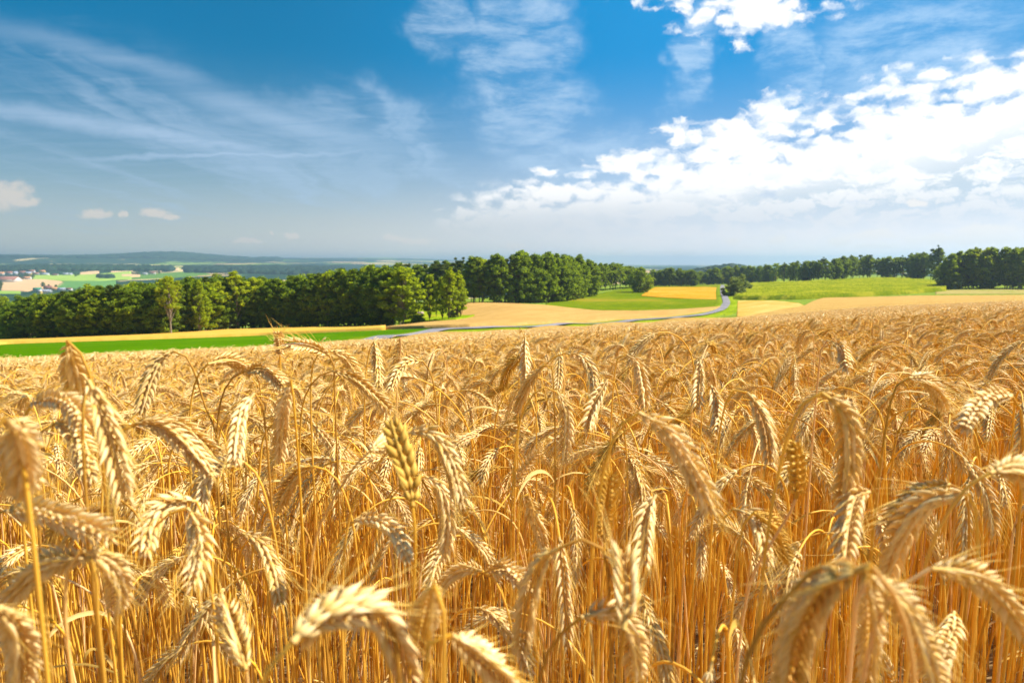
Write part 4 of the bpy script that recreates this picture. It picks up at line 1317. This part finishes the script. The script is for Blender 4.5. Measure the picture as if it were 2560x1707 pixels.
# (what it looks like, distance, ear base -> tip, stem from just below the ear downwards, options)
HERO = [
 ('pale blurred ear arching right over the bottom left corner', .42, [(188, 1262), (240, 1285), (272, 1340), (268, 1400)], [(158, 1300), (150, 1400), (165, 1568)], dict(width=1.0)),
 ('pale blurred ear stretching left from the bottom left arch', .42, [(186, 1268), (120, 1290), (60, 1335), (10, 1385)], [(215, 1290), (225, 1420)], {}),
 ('ear bowing left near the green strip with a long bare stem', .86, [(412, 806), (372, 822), (345, 870), (322, 950)], [(440, 840), (470, 930), (500, 1010)], dict(width=1.15)),
 ('thick ear standing up against the green strip and nodding forward', .56, [(158, 782), (163, 830), (172, 880), (180, 945)], [(178, 800), (198, 840), (215, 900)], dict(width=1.15)),
 ('long grey beige ear hanging straight down left of the high bowing ear', .50, [(222, 865), (240, 950), (264, 1040), (288, 1155)], [(210, 862), (196, 900), (190, 1000)], dict(width=1.05)),
 ('heavy ear arching right across the middle left with whitish flank', .66, [(300, 975), (360, 975), (420, 1015), (488, 1095)], [(270, 1000), (235, 1120)], dict(width=1.1)),
 ('second heavy ear lying just behind the heavy middle left arch', .72, [(330, 972), (400, 968), (450, 1000), (505, 1060)], [(290, 985), (262, 1060)], {}),
 ('ear curled left on a long yellow stem, mid left', .72, [(558, 1060), (515, 1062), (475, 1100), (455, 1180)], [(590, 1090), (625, 1200), (650, 1400)], dict(width=1.15)),
 ('straight hanging pale ear between the mid left curls', .74, [(580, 902), (558, 940), (545, 1000), (540, 1060)], [(598, 915), (610, 990)], dict(width=1.1)),
 ('long narrow ear hanging below the upright tuft on the left', .74, [(655, 868), (652, 930), (644, 1000), (640, 1060)], [(665, 868), (676, 940)], dict(width=1.1)),
 ('short upright ear tuft poking up before the green strip', .95, [(643, 820), (643, 800), (641, 785), (638, 768)], [(645, 880), (648, 1000)], dict(width=.9, klen=.011)),
 ('ear pointing left at the top, level with the green strip', .92, [(748, 808), (715, 796), (685, 791), (655, 788)], [(765, 830), (768, 900)], {}),
 ('ear bowing right just under the level left-pointing one', .95, [(745, 806), (785, 815), (812, 845), (832, 885)], [(725, 820), (715, 870)], {}),
 ('slanting dark-seamed ear running down right towards the upright wheat ear', .92, [(765, 852), (815, 868), (858, 905), (900, 945)], [(735, 862), (705, 900), (690, 980)], {}),
 ('narrow ear with white shoulder, left of two standing side by side', 1.15, [(858, 782), (864, 820), (868, 850), (872, 890)], [(850, 800), (838, 900)], dict(width=.95)),
 ('narrow ear with white tip, right of two standing side by side', 1.15, [(920, 775), (914, 815), (908, 850), (902, 885)], [(921, 800), (912, 900)], dict(width=.9)),
 ('ear arching left just right of the two side-by-side ears', 1.05, [(972, 830), (938, 830), (912, 855), (896, 895)], [(990, 860), (1002, 930)], {}),
 ('white-topped ear hanging alone at the top centre', 1.1, [(1206, 772), (1206, 810), (1206, 850), (1206, 885)], [(1200, 790), (1192, 880)], dict(width=.95)),
 ('golden ear leaning left behind the white-topped centre ear', 1.1, [(1205, 812), (1180, 830), (1165, 855), (1155, 890)], [(1222, 820), (1230, 900)], dict(mat='ear_gold')),
 ('thin white-tipped ear right of the top centre', 1.2, [(1287, 798), (1286, 830), (1284, 865), (1280, 900)], [(1292, 805), (1296, 900)], dict(width=.85)),
 ('ear bowing right from a low sweeping stem at the upper centre', 1.0, [(1292, 812), (1335, 818), (1358, 855), (1366, 905)], [(1262, 828), (1215, 900), (1190, 1000)], {}),
 ('slender greenish ear leaning right on the low sweeping stem', .95, [(1250, 838), (1222, 868), (1202, 905), (1186, 945)], [(1262, 830), (1272, 900)], {}),
 ('dark striped ear bowing right above the upper centre', 1.0, [(1430, 812), (1462, 832), (1475, 875), (1482, 935)], [(1420, 820), (1408, 900)], dict(width=1.1)),
 ('ear leaning left beside the dark striped upper centre ear', .95, [(1402, 866), (1382, 895), (1362, 940), (1350, 990)], [(1412, 880), (1428, 960), (1440, 1060)], dict(width=1.15)),
 ('long ear hanging from a low arch in the very centre', .86, [(1268, 892), (1296, 930), (1300, 990), (1294, 1060)], [(1240, 892), (1200, 950), (1180, 1080)], dict(width=1.05)),
 ('grey dark-bearded ear hanging at the upper right centre', 1.0, [(1606, 822), (1607, 860), (1604, 895), (1600, 940)], [(1600, 830), (1590, 930)], dict(width=1.1)),
 ('big sharp ear sweeping down right on an orange stem, right of centre', .52, [(1465, 948), (1528, 985), (1582, 1060), (1640, 1180)], [(1438, 962), (1400, 1030), (1370, 1180), (1355, 1350)], dict(width=1.1)),
 ('big hanging ear with orange hooked stem on the right', .53, [(1898, 906), (1938, 945), (1950, 1040), (1934, 1168)], [(1868, 904), (1825, 960), (1790, 1080), (1760, 1250)], dict(width=1.15)),
 ('ear hanging right in front of the far crop, left of the big hooked one', .76, [(1702, 892), (1738, 930), (1760, 985), (1770, 1070)], [(1680, 900), (1655, 980)], dict(width=1.15)),
 ('short dark upright wheat ear on the right', .62, [(1832, 1132), (1832, 1095), (1830, 1060), (1826, 1020)], [(1818, 1170), (1770, 1250), (1720, 1350)], dict(width=1.35, mat='ear_gold', name='wheat_stalk', cat='wheat stalk', awn=.5, klen=.010, node=.0056, L=.07, twist=1.57)),
 ('upright dark furrowed wheat ear, left of centre', .50, [(950, 1185), (942, 1110), (922, 1040), (905, 975)], [(954, 1230), (948, 1400), (940, 1568)], dict(width=1.45, mat='ear_gold', name='wheat_stalk', cat='wheat stalk', awn=.3, klen=.0125, node=.0054, twist=1.57)),
 ('ear arching right behind the upright furrowed wheat ear', .66, [(942, 992), (990, 995), (1030, 1050), (1062, 1165)], [(915, 1010), (860, 1080), (800, 1200)], dict(width=1.1)),
 ('lower ear arching right below the one behind the wheat ear', .72, [(962, 1092), (1002, 1108), (1026, 1170), (1022, 1280)], [(940, 1100), (860, 1200), (800, 1350)], dict(width=1.1)),
 ('small ear on a crossing stem left of the furrowed wheat ear', .62, [(845, 1040), (872, 1022), (900, 1020), (930, 1035)], [(820, 1065), (770, 1140), (720, 1260)], dict(width=.9)),
 ('ear bowing right in the lower left centre above the blurred arch', .68, [(818, 1195), (868, 1195), (910, 1225), (940, 1290)], [(790, 1215), (750, 1320), (735, 1450)], dict(width=1.1)),
 ('grey ear drooping right over the stems at the lower left', .70, [(560, 1225), (596, 1245), (626, 1305), (646, 1390)], [(535, 1240), (512, 1300), (500, 1420)], dict(width=1.05)),
 ('ear bowing left with a wide golden hoop of stem', .78, [(730, 1072), (690, 1082), (660, 1120), (640, 1170)], [(765, 1090), (800, 1160), (822, 1300)], dict(width=1.15)),
 ('golden-lit ear hanging right from the lower left pair', .56, [(432, 1168), (454, 1210), (458, 1280), (440, 1345)], [(405, 1170), (350, 1215), (290, 1280)], dict(width=1.0)),
 ('ear drooping left from the lower left pair', .60, [(436, 1140), (385, 1155), (345, 1205), (330, 1270)], [(460, 1165), (478, 1280)], dict(width=1.1)),
 ('ear hanging alone amid the centre stems', .76, [(1208, 1128), (1222, 1170), (1238, 1215), (1246, 1270)], [(1200, 1135), (1190, 1230)], dict(width=1.1)),
 ('big soft ear drooping left in the lower centre with hooked stem', .44, [(1305, 1250), (1252, 1280), (1215, 1360), (1195, 1500)], [(1345, 1237), (1385, 1262), (1400, 1360)], dict(width=1.0)),
 ('white fuzzy upright ear right of the lower centre', .40, [(1437, 1420), (1440, 1370), (1436, 1315), (1424, 1262)], [(1430, 1470), (1420, 1568)], dict(width=1.15, L=.075)),
 ('curved ear bending right below the white fuzzy ear', .42, [(1345, 1412), (1400, 1402), (1446, 1440), (1462, 1560)], [(1310, 1435), (1250, 1520)], dict(width=1.0)),
 ('huge blurred ear arching right across the bottom centre', .29, [(650, 1500), (730, 1420), (850, 1400), (945, 1560)], [(620, 1530), (590, 1600)], dict(width=1.2, L=.125)),
 ('blurred ear hump behind the huge blurred bottom arch', .34, [(850, 1350), (800, 1375), (735, 1415), (690, 1470)], [(880, 1370), (905, 1450)], dict(width=1.0)),
 ('blurred pale-topped ear standing between the bottom arches', .34, [(1000, 1345), (985, 1390), (975, 1440), (965, 1490)], [(1015, 1375), (1020, 1568)], dict(width=1.0)),
 ('blurred ear sloping right along the bottom centre', .34, [(1020, 1455), (1070, 1480), (1130, 1530), (1190, 1600)], [(990, 1470), (975, 1600)], dict(width=1.0)),
 ('huge blurred ear drooping left at the bottom right', .30, [(1975, 1305), (1895, 1345), (1835, 1440), (1800, 1590)], [(2005, 1300), (2060, 1380), (2100, 1568)], dict(width=1.2, L=.115)),
 ('huge blurred ear drooping right at the bottom right', .32, [(1985, 1315), (2055, 1365), (2110, 1460), (2155, 1580)], [(1950, 1285), (1880, 1300), (1800, 1380), (1720, 1500)], dict(width=.85)),
 ('blurred ear hanging between the two huge bottom right ears', .36, [(1990, 1330), (2000, 1400), (2000, 1470), (1990, 1560)], [(1975, 1340), (1960, 1450)], dict(width=.9)),
 ('ear arching right out of the frame at the right edge bottom', .38, [(2155, 1302), (2225, 1315), (2300, 1375), (2362, 1470)], [(2115, 1315), (2060, 1360), (2010, 1440)], dict(width=.95)),
 ('big pale ear drooping left on the right, above the bottom arches', .47, [(2205, 1122), (2130, 1150), (2072, 1225), (2035, 1330)], [(2235, 1150), (2245, 1280), (2240, 1420)], dict(width=1.1)),
 ('narrower ear drooping left just above the big pale one', .60, [(2180, 1112), (2120, 1128), (2070, 1165), (2030, 1215)], [(2210, 1118), (2226, 1200)], dict(width=1.0)),
 ('ear hanging beneath the white knot beside the big hooked ear', .56, [(1992, 1118), (1966, 1140), (1948, 1205), (1940, 1280)], [(2000, 1150), (2002, 1280)], dict(width=1.1)),
 ('ear entering from the right edge on a long level stem', .45, [(2275, 1085), (2320, 1075), (2365, 1095), (2400, 1150)], [(2230, 1110), (2170, 1190), (2120, 1320)], dict(width=1.0)),
 ('white-hooded ear drooping beside the big sharp ear', .66, [(1510, 1135), (1490, 1170), (1482, 1230), (1480, 1300)], [(1525, 1150), (1540, 1250), (1545, 1400)], dict(width=1.1)),
 ('golden upright ear in the lower centre right', .60, [(1388, 1240), (1388, 1190), (1395, 1140), (1402, 1088)], [(1388, 1290), (1378, 1400)], dict(width=1.0, mat='ear_gold')),
 ('left one of two small ears forking low in the centre', .66, [(1110, 1312), (1075, 1305), (1045, 1318), (1020, 1350)], [(1135, 1330), (1165, 1400), (1180, 1500)], dict(width=1.0)),
 ('right one of two small ears forking low in the centre', .68, [(1118, 1310), (1155, 1302), (1185, 1320), (1212, 1350)], [(1100, 1318), (1085, 1400)], dict(width=1.0)),
 ('huge blurred ear cut off by the left edge', .30, [(-10, 960), (40, 985), (62, 1050), (55, 1140)], [(-40, 975), (-60, 1100)], dict(width=.85)),
 ('second blurred ear at the left edge, above the yellow stems', .34, [(20, 970), (15, 1030), (40, 1090), (60, 1130)], [(30, 975), (50, 1050)], dict(width=.85)),
 ('ear lying level at the left, pointing right', .48, [(0, 1175), (80, 1172), (165, 1195), (255, 1235)], [(-30, 1185), (-60, 1300)], dict(width=1.0)),
 ('blurred ear in the bottom left corner cut by the frame', .34, [(-5, 1395), (30, 1430), (48, 1500), (50, 1590)], [(-30, 1410), (-45, 1500)], dict(width=1.0)),
 ('upright twin-lobed ear low on the left', .44, [(565, 1535), (548, 1480), (530, 1430), (515, 1385)], [(570, 1580), (575, 1640)], dict(width=1.05)),
 ('beige ear bowing right at the upper left below the upright thick one', .58, [(88, 920), (135, 918), (175, 940), (208, 985)], [(65, 935), (45, 1000)], dict(width=1.05)),
 ('ear drooping right beneath the beige bowing ear at the left', .62, [(125, 972), (165, 985), (190, 1030), (205, 1095)], [(100, 985), (85, 1060)], dict(width=1.1)),
 ('small ear cresting left of the upright tuft, level right', .86, [(485, 832), (520, 826), (550, 836), (580, 858)], [(462, 850), (438, 930)], dict(width=1.0)),
 ('dark ear cresting right beside the narrow hanging ear', .86, [(565, 852), (600, 846), (628, 862), (655, 892)], [(540, 862), (505, 930)], dict(width=1.1)),
 ('pair ear low on the right pointing down, left one', .70, [(1690, 1168), (1722, 1180), (1748, 1225), (1765, 1290)], [(1668, 1178), (1655, 1260)], dict(width=1.05)),
 ('pair ear low on the right pointing down, golden right one', .66, [(1738, 1178), (1768, 1198), (1790, 1240), (1808, 1290)], [(1720, 1180), (1700, 1240)], dict(width=1.0, mat='ear_gold')),
 ('small shaded ear at the lower right edge', .56, [(2195, 1400), (2185, 1440), (2172, 1480), (2160, 1530)], [(2202, 1412), (2206, 1500)], dict(width=1.0)),
 ('ear bending left at the right, under the long level stem', .62, [(2320, 905), (2275, 912), (2240, 940), (2215, 985)], [(2338, 925), (2350, 1010)], dict(width=1.0)),
 ('white-crested ear bowing right among the right-hand crop', .72, [(2080, 870), (2120, 868), (2150, 895), (2170, 945)], [(2060, 885), (2040, 950)], dict(width=1.0)),
 ('dark-tipped small ear between hanging ears right of centre', .95, [(1632, 885), (1645, 915), (1650, 950), (1646, 990)], [(1622, 890), (1612, 960)], dict(width=1.05)),
 ('broad ear bowing right in the crop right of the centre arch', .92, [(1905, 780), (1925, 790), (1940, 820), (1945, 850)], [(1890, 790), (1880, 860)], dict(width=.9)),
 ('lone curved ear rising above the far crop on the right', 1.9, [(1858, 757), (1845, 765), (1836, 785), (1832, 812)], [(1866, 765), (1870, 800)], dict(width=1.2)),
]

HPOS = []
for k, (desc, d, ep, sp, opt) in enumerate(HERO):
    r = np.random.default_rng(900 + k)
    opt = dict(opt)
    L = opt.pop('L', 0.108)
    E = [dpt(x, y, d) for x, y in ep]
    S = [dpt(x, y, d) for x, y in sp]
    plen = sum(np.linalg.norm(E[i + 1] - E[i]) for i in range(len(E) - 1))
    if plen < L * 0.97:
        dz = math.sqrt(max(L ** 2 - plen ** 2, 0)) * 0.8
        sgn = -1 if k % 3 else 1
        if d < 0.45:
            sgn = 1
        cum = 0
        tot = plen
        E2 = [E[0]]
        for i in range(1, len(E)):
            cum += np.linalg.norm(E[i] - E[i - 1])
            f = cum / tot
            dd = d + sgn * dz * f
            E2.append(dpt(ep[i][0], ep[i][1], dd))
        E = E2
    low = S[-1]
    g = np.array([low[0] + (low[0] - S[0][0]) * 0.15, d + 0.02 + 0.08 * r.random(), 0])
    g[2] = float(G(g[0], g[1]))
    mid = (low + g) / 2
    mid[2] = low[2] + (g[2] - low[2]) * 0.5
    chain = [g, mid] + S[::-1]
    full = catmull(chain + E, 90)
    # split at the ear base
    ib = int(np.argmin(np.linalg.norm(full - E[0], axis=1)))
    ib = min(max(ib, 20), 85)
    stem = full[:ib + 1]
    ear = catmull(np.vstack([full[ib:ib + 1], E[1:]]) if True else full[ib:], 24)
    HPOS.append((sum(x for x, _ in ep) / len(ep), sum(y for _, y in ep) / len(ep), desc, d))
    nm = 'wheat' if opt.get('cat') == 'wheat stalk' else 'rye'
    w = desc if nm in desc else desc
    add_stalk(stem, ear, r, w, group=GRP if nm == 'rye' else 'wheat stalks among the rye', leaf=(k % 4 == 0 and d > .5), **opt)

# ---- the remaining nearest stalks, each its own thing
used = set()
SHORT = {}
for (hx, hy, desc, d) in HPOS:
    ws = desc.split(' ')
    SHORT[desc] = desc


def rel_label(x, y, az, big):
    side = 'left' if math.cos(az) < -0.4 else ('right' if math.cos(az) > 0.4 else ('forward' if math.sin(az) < 0 else 'away'))
    near = sorted(HPOS, key=lambda h: (h[0] - x) ** 2 + (h[1] - y) ** 2)[:6]
    for hx, hy, desc, d in near:
        dx, dy = x - hx, y - hy
        if abs(dx) > abs(dy):
            pos = 'left of' if dx < 0 else 'right of'
        else:
            pos = 'above' if dy < 0 else 'below'
        ws = desc.split()
        cut = min(len(ws), 8 if side != 'x' else 8)
        while cut > 4 and ws[cut - 1] in ('the', 'a', 'and', 'of', 'over', 'on', 'at', 'with', 'in', 'behind', 'above', 'below', 'from', 'just', 'beside', 'its', 'up', 'before', 'by', 'an', 'long', 'two', 'between', 'one,'):
            cut -= 1
        short = ' '.join(ws[:cut])
        lb = f'rye ear nodding {side}, {pos} the {short}'
        if lb not in used:
            used.add(lb)
            return lb
    return 'small ripe rye ear among the crowded stalks of the near crop'


ZONE = np.array([0.58, 1.75])
n_fill = 0
tries = 0
fill = []
rf = np.random.default_rng(77)
while n_fill < 222 and tries < 6000:
    tries += 1
    y = ZONE[0] + (ZONE[1] - ZONE[0]) * rf.random() ** 0.75
    u = rf.uniform(-0.80, 0.80)
    x = u * y
    # stay thin close to the lens where the photograph looks through to the stems
    if y < 0.85 and rf.random() < 0.65:
        continue
    if any((x - a) ** 2 + (y - b) ** 2 < 0.042 ** 2 for a, b in fill):
        continue
    dh = rf.normal(-0.05, 0.05) - (0.16 * rf.random() if rf.random() < 0.22 else 0)
    if y < 0.95:
        dh = min(dh, -0.10) - 0.05 * rf.random()
    h = CROP_H + dh
    az = rf.random() * 6.283
    st, ea = stalk_curve(rf, h, rf.uniform(0.085, 0.118), az=az)
    b = np.array([x, y, float(G(x, y))])
    pk = ea[len(ea) // 2] + b
    px_, py_ = proj(pk)
    gold = rf.random() < 0.10
    add_stalk(st + b, ea + b, rf, rel_label(px_, py_, az, False), width=rf.uniform(0.72, 1.0), mat='ear_gold' if gold else 'ear', leaf=rf.random() < 0.3,
              awn=rf.uniform(0.8, 1.3))
    fill.append((x, y))
    n_fill += 1


# ---- the mass of the crop behind them: one object scattering whole stalks and tufts over its points
def proto_stalk(seed):
    r = np.random.default_rng(seed)
    st, ea = stalk_curve(r, CROP_H, r.uniform(0.085, 0.115))
    s, e, a, l = MB(), MB(), MB(), MB()
    build_stem(st, r, 1.0, s)
    build_ear(ea, r, r.uniform(0.72, 0.98), r.uniform(.8, 1.3), 0.0042, 1.0, a, e)
    if seed % 3 == 0:
        build_leaf(st[5], r, 0.2, l)
    allm = MB()
    mi = []
    for j, b in enumerate((s, e, a, l)):
        if not b.n:
            continue
        off = allm.n
        V = np.concatenate(b.V)
        Q = np.concatenate(b.Q)
        allm.add(V, Q, None, np.concatenate(b.tn))
        mi += [j] * len(Q)
    me = fast_mesh('stalk_shape', np.concatenate(allm.V), np.concatenate(allm.Q), None, np.concatenate(allm.tn), True,
                   (M['stem'], M['ear_gold'] if seed % 11 == 0 else M['ear'], M['awn'], M['leaf']), mi)
    return me


def proto_tuft(seed, n=48, rad=0.36):
    r = np.random.default_rng(seed)
    allm, mi = MB(), []
    for k in range(n):
        h = CROP_H - 0.07 + r.normal(-0.03, 0.05) - (0.2 * r.random() if r.random() < .3 else 0)
        st, ea = stalk_curve(r, h, r.uniform(0.09, 0.12))
        a, q = r.random() * 6.283, rad * math.sqrt(r.random())
        off = np.array([math.cos(a) * q, math.sin(a) * q, 0])
        s = MB()
        tube(s, (st + off)[[4, 8, 12, 15, 18, 20, 22]], 0.0016, 3, 0.3 + .5 * r.random())
        e = MB()
        P = (ea + off)[::2]
        m = len(P)
        w = 0.0082 * np.sin(np.linspace(0.5, math.pi - 0.25, m)) ** 0.6 * np.where(np.arange(m) % 2, 1.12, 0.86)
        tube(e, P, w, 5, np.clip(0.8 + r.normal(0, .3), 0.1, 1.5))
        T, N1, B = frames(P)
        for j in range(1, m):
            for c in range(1):
                dv = (N1[j] * r.normal() + B[j] * r.normal())
                dv /= np.linalg.norm(dv)
                b0 = P[j] + dv * 0.007
                tp = b0 + (T[j] * 0.9 + dv * 0.5) * (0.014 + 0.02 * r.random())
                sd = np.cross(T[j], dv) * 0.0009
                e.add([b0 - sd, b0 + sd, tp], None, [(0, 1, 2)], 0.9)
        for j, b in enumerate((s, e)):
            V = np.concatenate(b.V)
            Q = np.concatenate(b.Q)
            T3 = np.concatenate(b.T) if b.T else None
            allm.add(V, Q, T3, np.concatenate(b.tn))
            mi.append((j, len(Q), 0 if T3 is None else len(T3)))
    midx = [j for j, a_, b_ in mi for _ in range(a_)] + [j for j, a_, b_ in mi for _ in range(b_)]
    return fast_mesh('tuft_shape', np.concatenate(allm.V), np.concatenate(allm.Q), np.concatenate(allm.T), np.concatenate(allm.tn), True, (M['stem'], M['ear']), midx)


def scatter(name, label, protos, pos, rot, scl, idx):
    coll = bpy.data.collections.new(name + '_shapes')
    for k, me in enumerate(protos):
        o = bpy.data.objects.new(f'shape_{k:03d}', me)
        coll.objects.link(o)
    me = bpy.data.meshes.new(name)
    me.vertices.add(len(pos))
    me.vertices.foreach_set('co', np.asarray(pos, np.float32).ravel())
    for nm, ty, dat in (('rot', 'FLOAT_VECTOR', rot), ('scl', 'FLOAT_VECTOR', scl)):
        a = me.attributes.new(nm, ty, 'POINT')
        a.data.foreach_set('vector', np.asarray(dat, np.float32).ravel())
    a = me.attributes.new('idx', 'INT', 'POINT')
    a.data.foreach_set('value', np.asarray(idx, np.int32))
    o = link(name, me)
    ng = bpy.data.node_groups.new(name + '_scatter', 'GeometryNodeTree')
    ng.interface.new_socket('Geometry', in_out='INPUT', socket_type='NodeSocketGeometry')
    ng.interface.new_socket('Geometry', in_out='OUTPUT', socket_type='NodeSocketGeometry')
    N = NT(ng)
    gi, go = N.n('NodeGroupInput'), N.n('NodeGroupOutput')
    ci = N.n('GeometryNodeCollectionInfo', {'Collection': coll, 'Separate Children': True, 'Reset Children': True})
    ra = N.n('GeometryNodeInputNamedAttribute', {'Name': 'rot'}, data_type='FLOAT_VECTOR').outputs[0]
    sa = N.n('GeometryNodeInputNamedAttribute', {'Name': 'scl'}, data_type='FLOAT_VECTOR').outputs[0]
    ia = N.n('GeometryNodeInputNamedAttribute', {'Name': 'idx'}, data_type='INT').outputs[0]
    iop = N.n('GeometryNodeInstanceOnPoints', {'Points': gi.outputs[0], 'Instance': ci.outputs[0], 'Pick Instance': True, 'Instance Index': ia, 'Rotation': ra, 'Scale': sa})
    ng.links.new(iop.outputs[0], go.inputs[0])
    md = o.modifiers.new('scatter', 'NODES')
    md.node_group = ng
    tag(o, label, None, None, 'stuff')
    o['category'] = 'rye crop'
    return o


def crop_mass():
    r = np.random.default_rng(321)
    # whole stalks
    pts = []
    NMAX = 11.0
    dens = 260
    n = int(dens * (1.9 * NMAX * NMAX / 2 + 4))
    y = NMAX * np.sqrt(r.random(n * 2))
    x = r.uniform(-1, 1, n * 2) * (0.95 * y + 0.6)
    keep = (y > 1.12 + 0.25 * r.random(n * 2)) & (r.random(n * 2) < 0.60)
    # a thin stand beside and behind the camera too, so that the field goes on
    x, y = x[keep], y[keep]
    n2 = 900
    x2, y2 = r.uniform(-4, 4, n2), r.uniform(-3, 0.9, n2)
    k2 = (np.abs(x2) > 0.9 * np.maximum(y2, 0) + 0.75) | (y2 < -0.9)
    x, y = np.concatenate([x, x2[k2]]), np.concatenate([y, y2[k2]])
    m = len(x)
    dh = r.normal(-0.05, 0.052, m) - np.where(r.random(m) < .25, 0.2 * r.random(m), 0)
    s = (CROP_H + dh) / CROP_H
    pos = np.stack([x, y, G(x, y) - 0.01], -1)
    rot = np.stack([r.normal(0, 0.05, m), r.normal(0, 0.05, m), r.random(m) * 6.283], -1)
    w = r.uniform(0.92, 1.08, m)
    protos = [proto_stalk(400 + k) for k in range(30)]
    scatter('rye_crop', 'dense ripe rye standing behind the nearest stalks', protos, pos, rot, np.stack([w, w, s], -1), r.integers(0, len(protos), m))
    print('stalk instances', m)
    # tufts further off
    P2 = []
    yv = 10.4
    while yv < 90:
        step = 0.50 if yv < 30 else 0.62 + (yv - 30) * 0.004
        xs = np.arange(-0.95 * yv - 1, 0.95 * yv + 1, step)
        xs = xs + r.uniform(-.5, .5, len(xs)) * step
        ysr = yv + r.uniform(-.5, .5, len(xs)) * step
        ok = ysr < edge_d(xs / ysr) - 0.5
        P2.append(np.stack([xs[ok], ysr[ok]], -1))
        yv += step
    P2 = np.concatenate(P2)
    m = len(P2)
    pos = np.stack([P2[:, 0], P2[:, 1], G(P2[:, 0], P2[:, 1])], -1)
    rot = np.stack([np.full(m, 0.0), np.full(m, 0.0), r.random(m) * 6.283], -1)
    s = 1 + r.normal(0, 0.02, m) + 0.018 * np.sin(P2[:, 0] / 3.1 + np.sin(P2[:, 1] / 4.3) * 2) * np.sin(P2[:, 1] / 2.7)
    w = r.uniform(0.95, 1.25, m) * np.clip(1 + (P2[:, 1] - 30) / 120, 1, 1.5)
    protos = [proto_tuft(600 + k) for k in range(8)]
    scatter('distant_rye_crop', 'sea of nodding rye ears running down the slope', protos, pos, rot, np.stack([w, w, s], -1), r.integers(0, len(protos), m))
    print('tuft instances', m)


crop_mass()


def crop_sheet():
    """surface of the crop where single ears can no longer be told apart, and the brown depth under the nearer tufts"""
    us = np.linspace(-1.3, 1.3, 300)
    e = edge_d(us) - 0.4
    t = np.linspace(0, 1, 420)[:, None]
    D = 6.0 * (e[None, :] / 6.0) ** t
    X = us[None, :] * D
    r = np.random.default_rng(5)
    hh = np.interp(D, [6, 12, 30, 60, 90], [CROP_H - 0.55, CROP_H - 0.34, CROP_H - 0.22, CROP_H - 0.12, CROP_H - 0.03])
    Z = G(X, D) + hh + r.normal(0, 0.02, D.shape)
    V = np.stack([X, D, Z], -1)
    F = V[-1:].copy()
    F[..., 2] = G(F[..., 0], F[..., 1]) - 0.2
    V = np.concatenate([V, F], 0)
    nr, nc = V.shape[:2]
    i = np.arange(nr - 1)[:, None] * nc + np.arange(nc - 1)[None, :]
    Q = np.stack([i, i + 1, i + nc + 1, i + nc], -1).reshape(-1, 4)
    o = link('rye_field', fast_mesh('rye_field', V.reshape(-1, 3), Q, mats=(M['canopy'],)))
    tag(o, 'closed surface of the ripe rye field sloping to the road', None, None, 'structure')


crop_sheet()


# ------------------------------------------------------------------ haze
def haze():
    m, N = new_mat('haze')
    v = N.n('ShaderNodeVolumePrincipled', {'Color': (0.42, 0.59, 0.76, 1), 'Density': 0.00013, 'Anisotropy': 0.55})
    o = N.n('ShaderNodeOutputMaterial')
    m.node_tree.links.new(v.outputs[0], o.inputs['Volume'])
    x0, x1, y0, y1, z0, z1 = -24500, 24500, -200, 16600, -170, 135
    V = [(x, y, z) for z in (z0, z1) for y in (y0, y1) for x in (x0, x1)]
    Q = [(0, 2, 3, 1), (4, 5, 7, 6), (0, 1, 5, 4), (2, 6, 7, 3), (0, 4, 6, 2), (1, 3, 7, 5)]
    ob = link('haze', fast_mesh('haze', V, Q, smooth=False, mats=(m,)))
    tag(ob, 'thin summer haze over the valley', None, None, 'stuff')


import os
if not os.environ.get('NOHAZE'):
    haze()
print('trees', NTREE, 'objects', len(scene.objects))
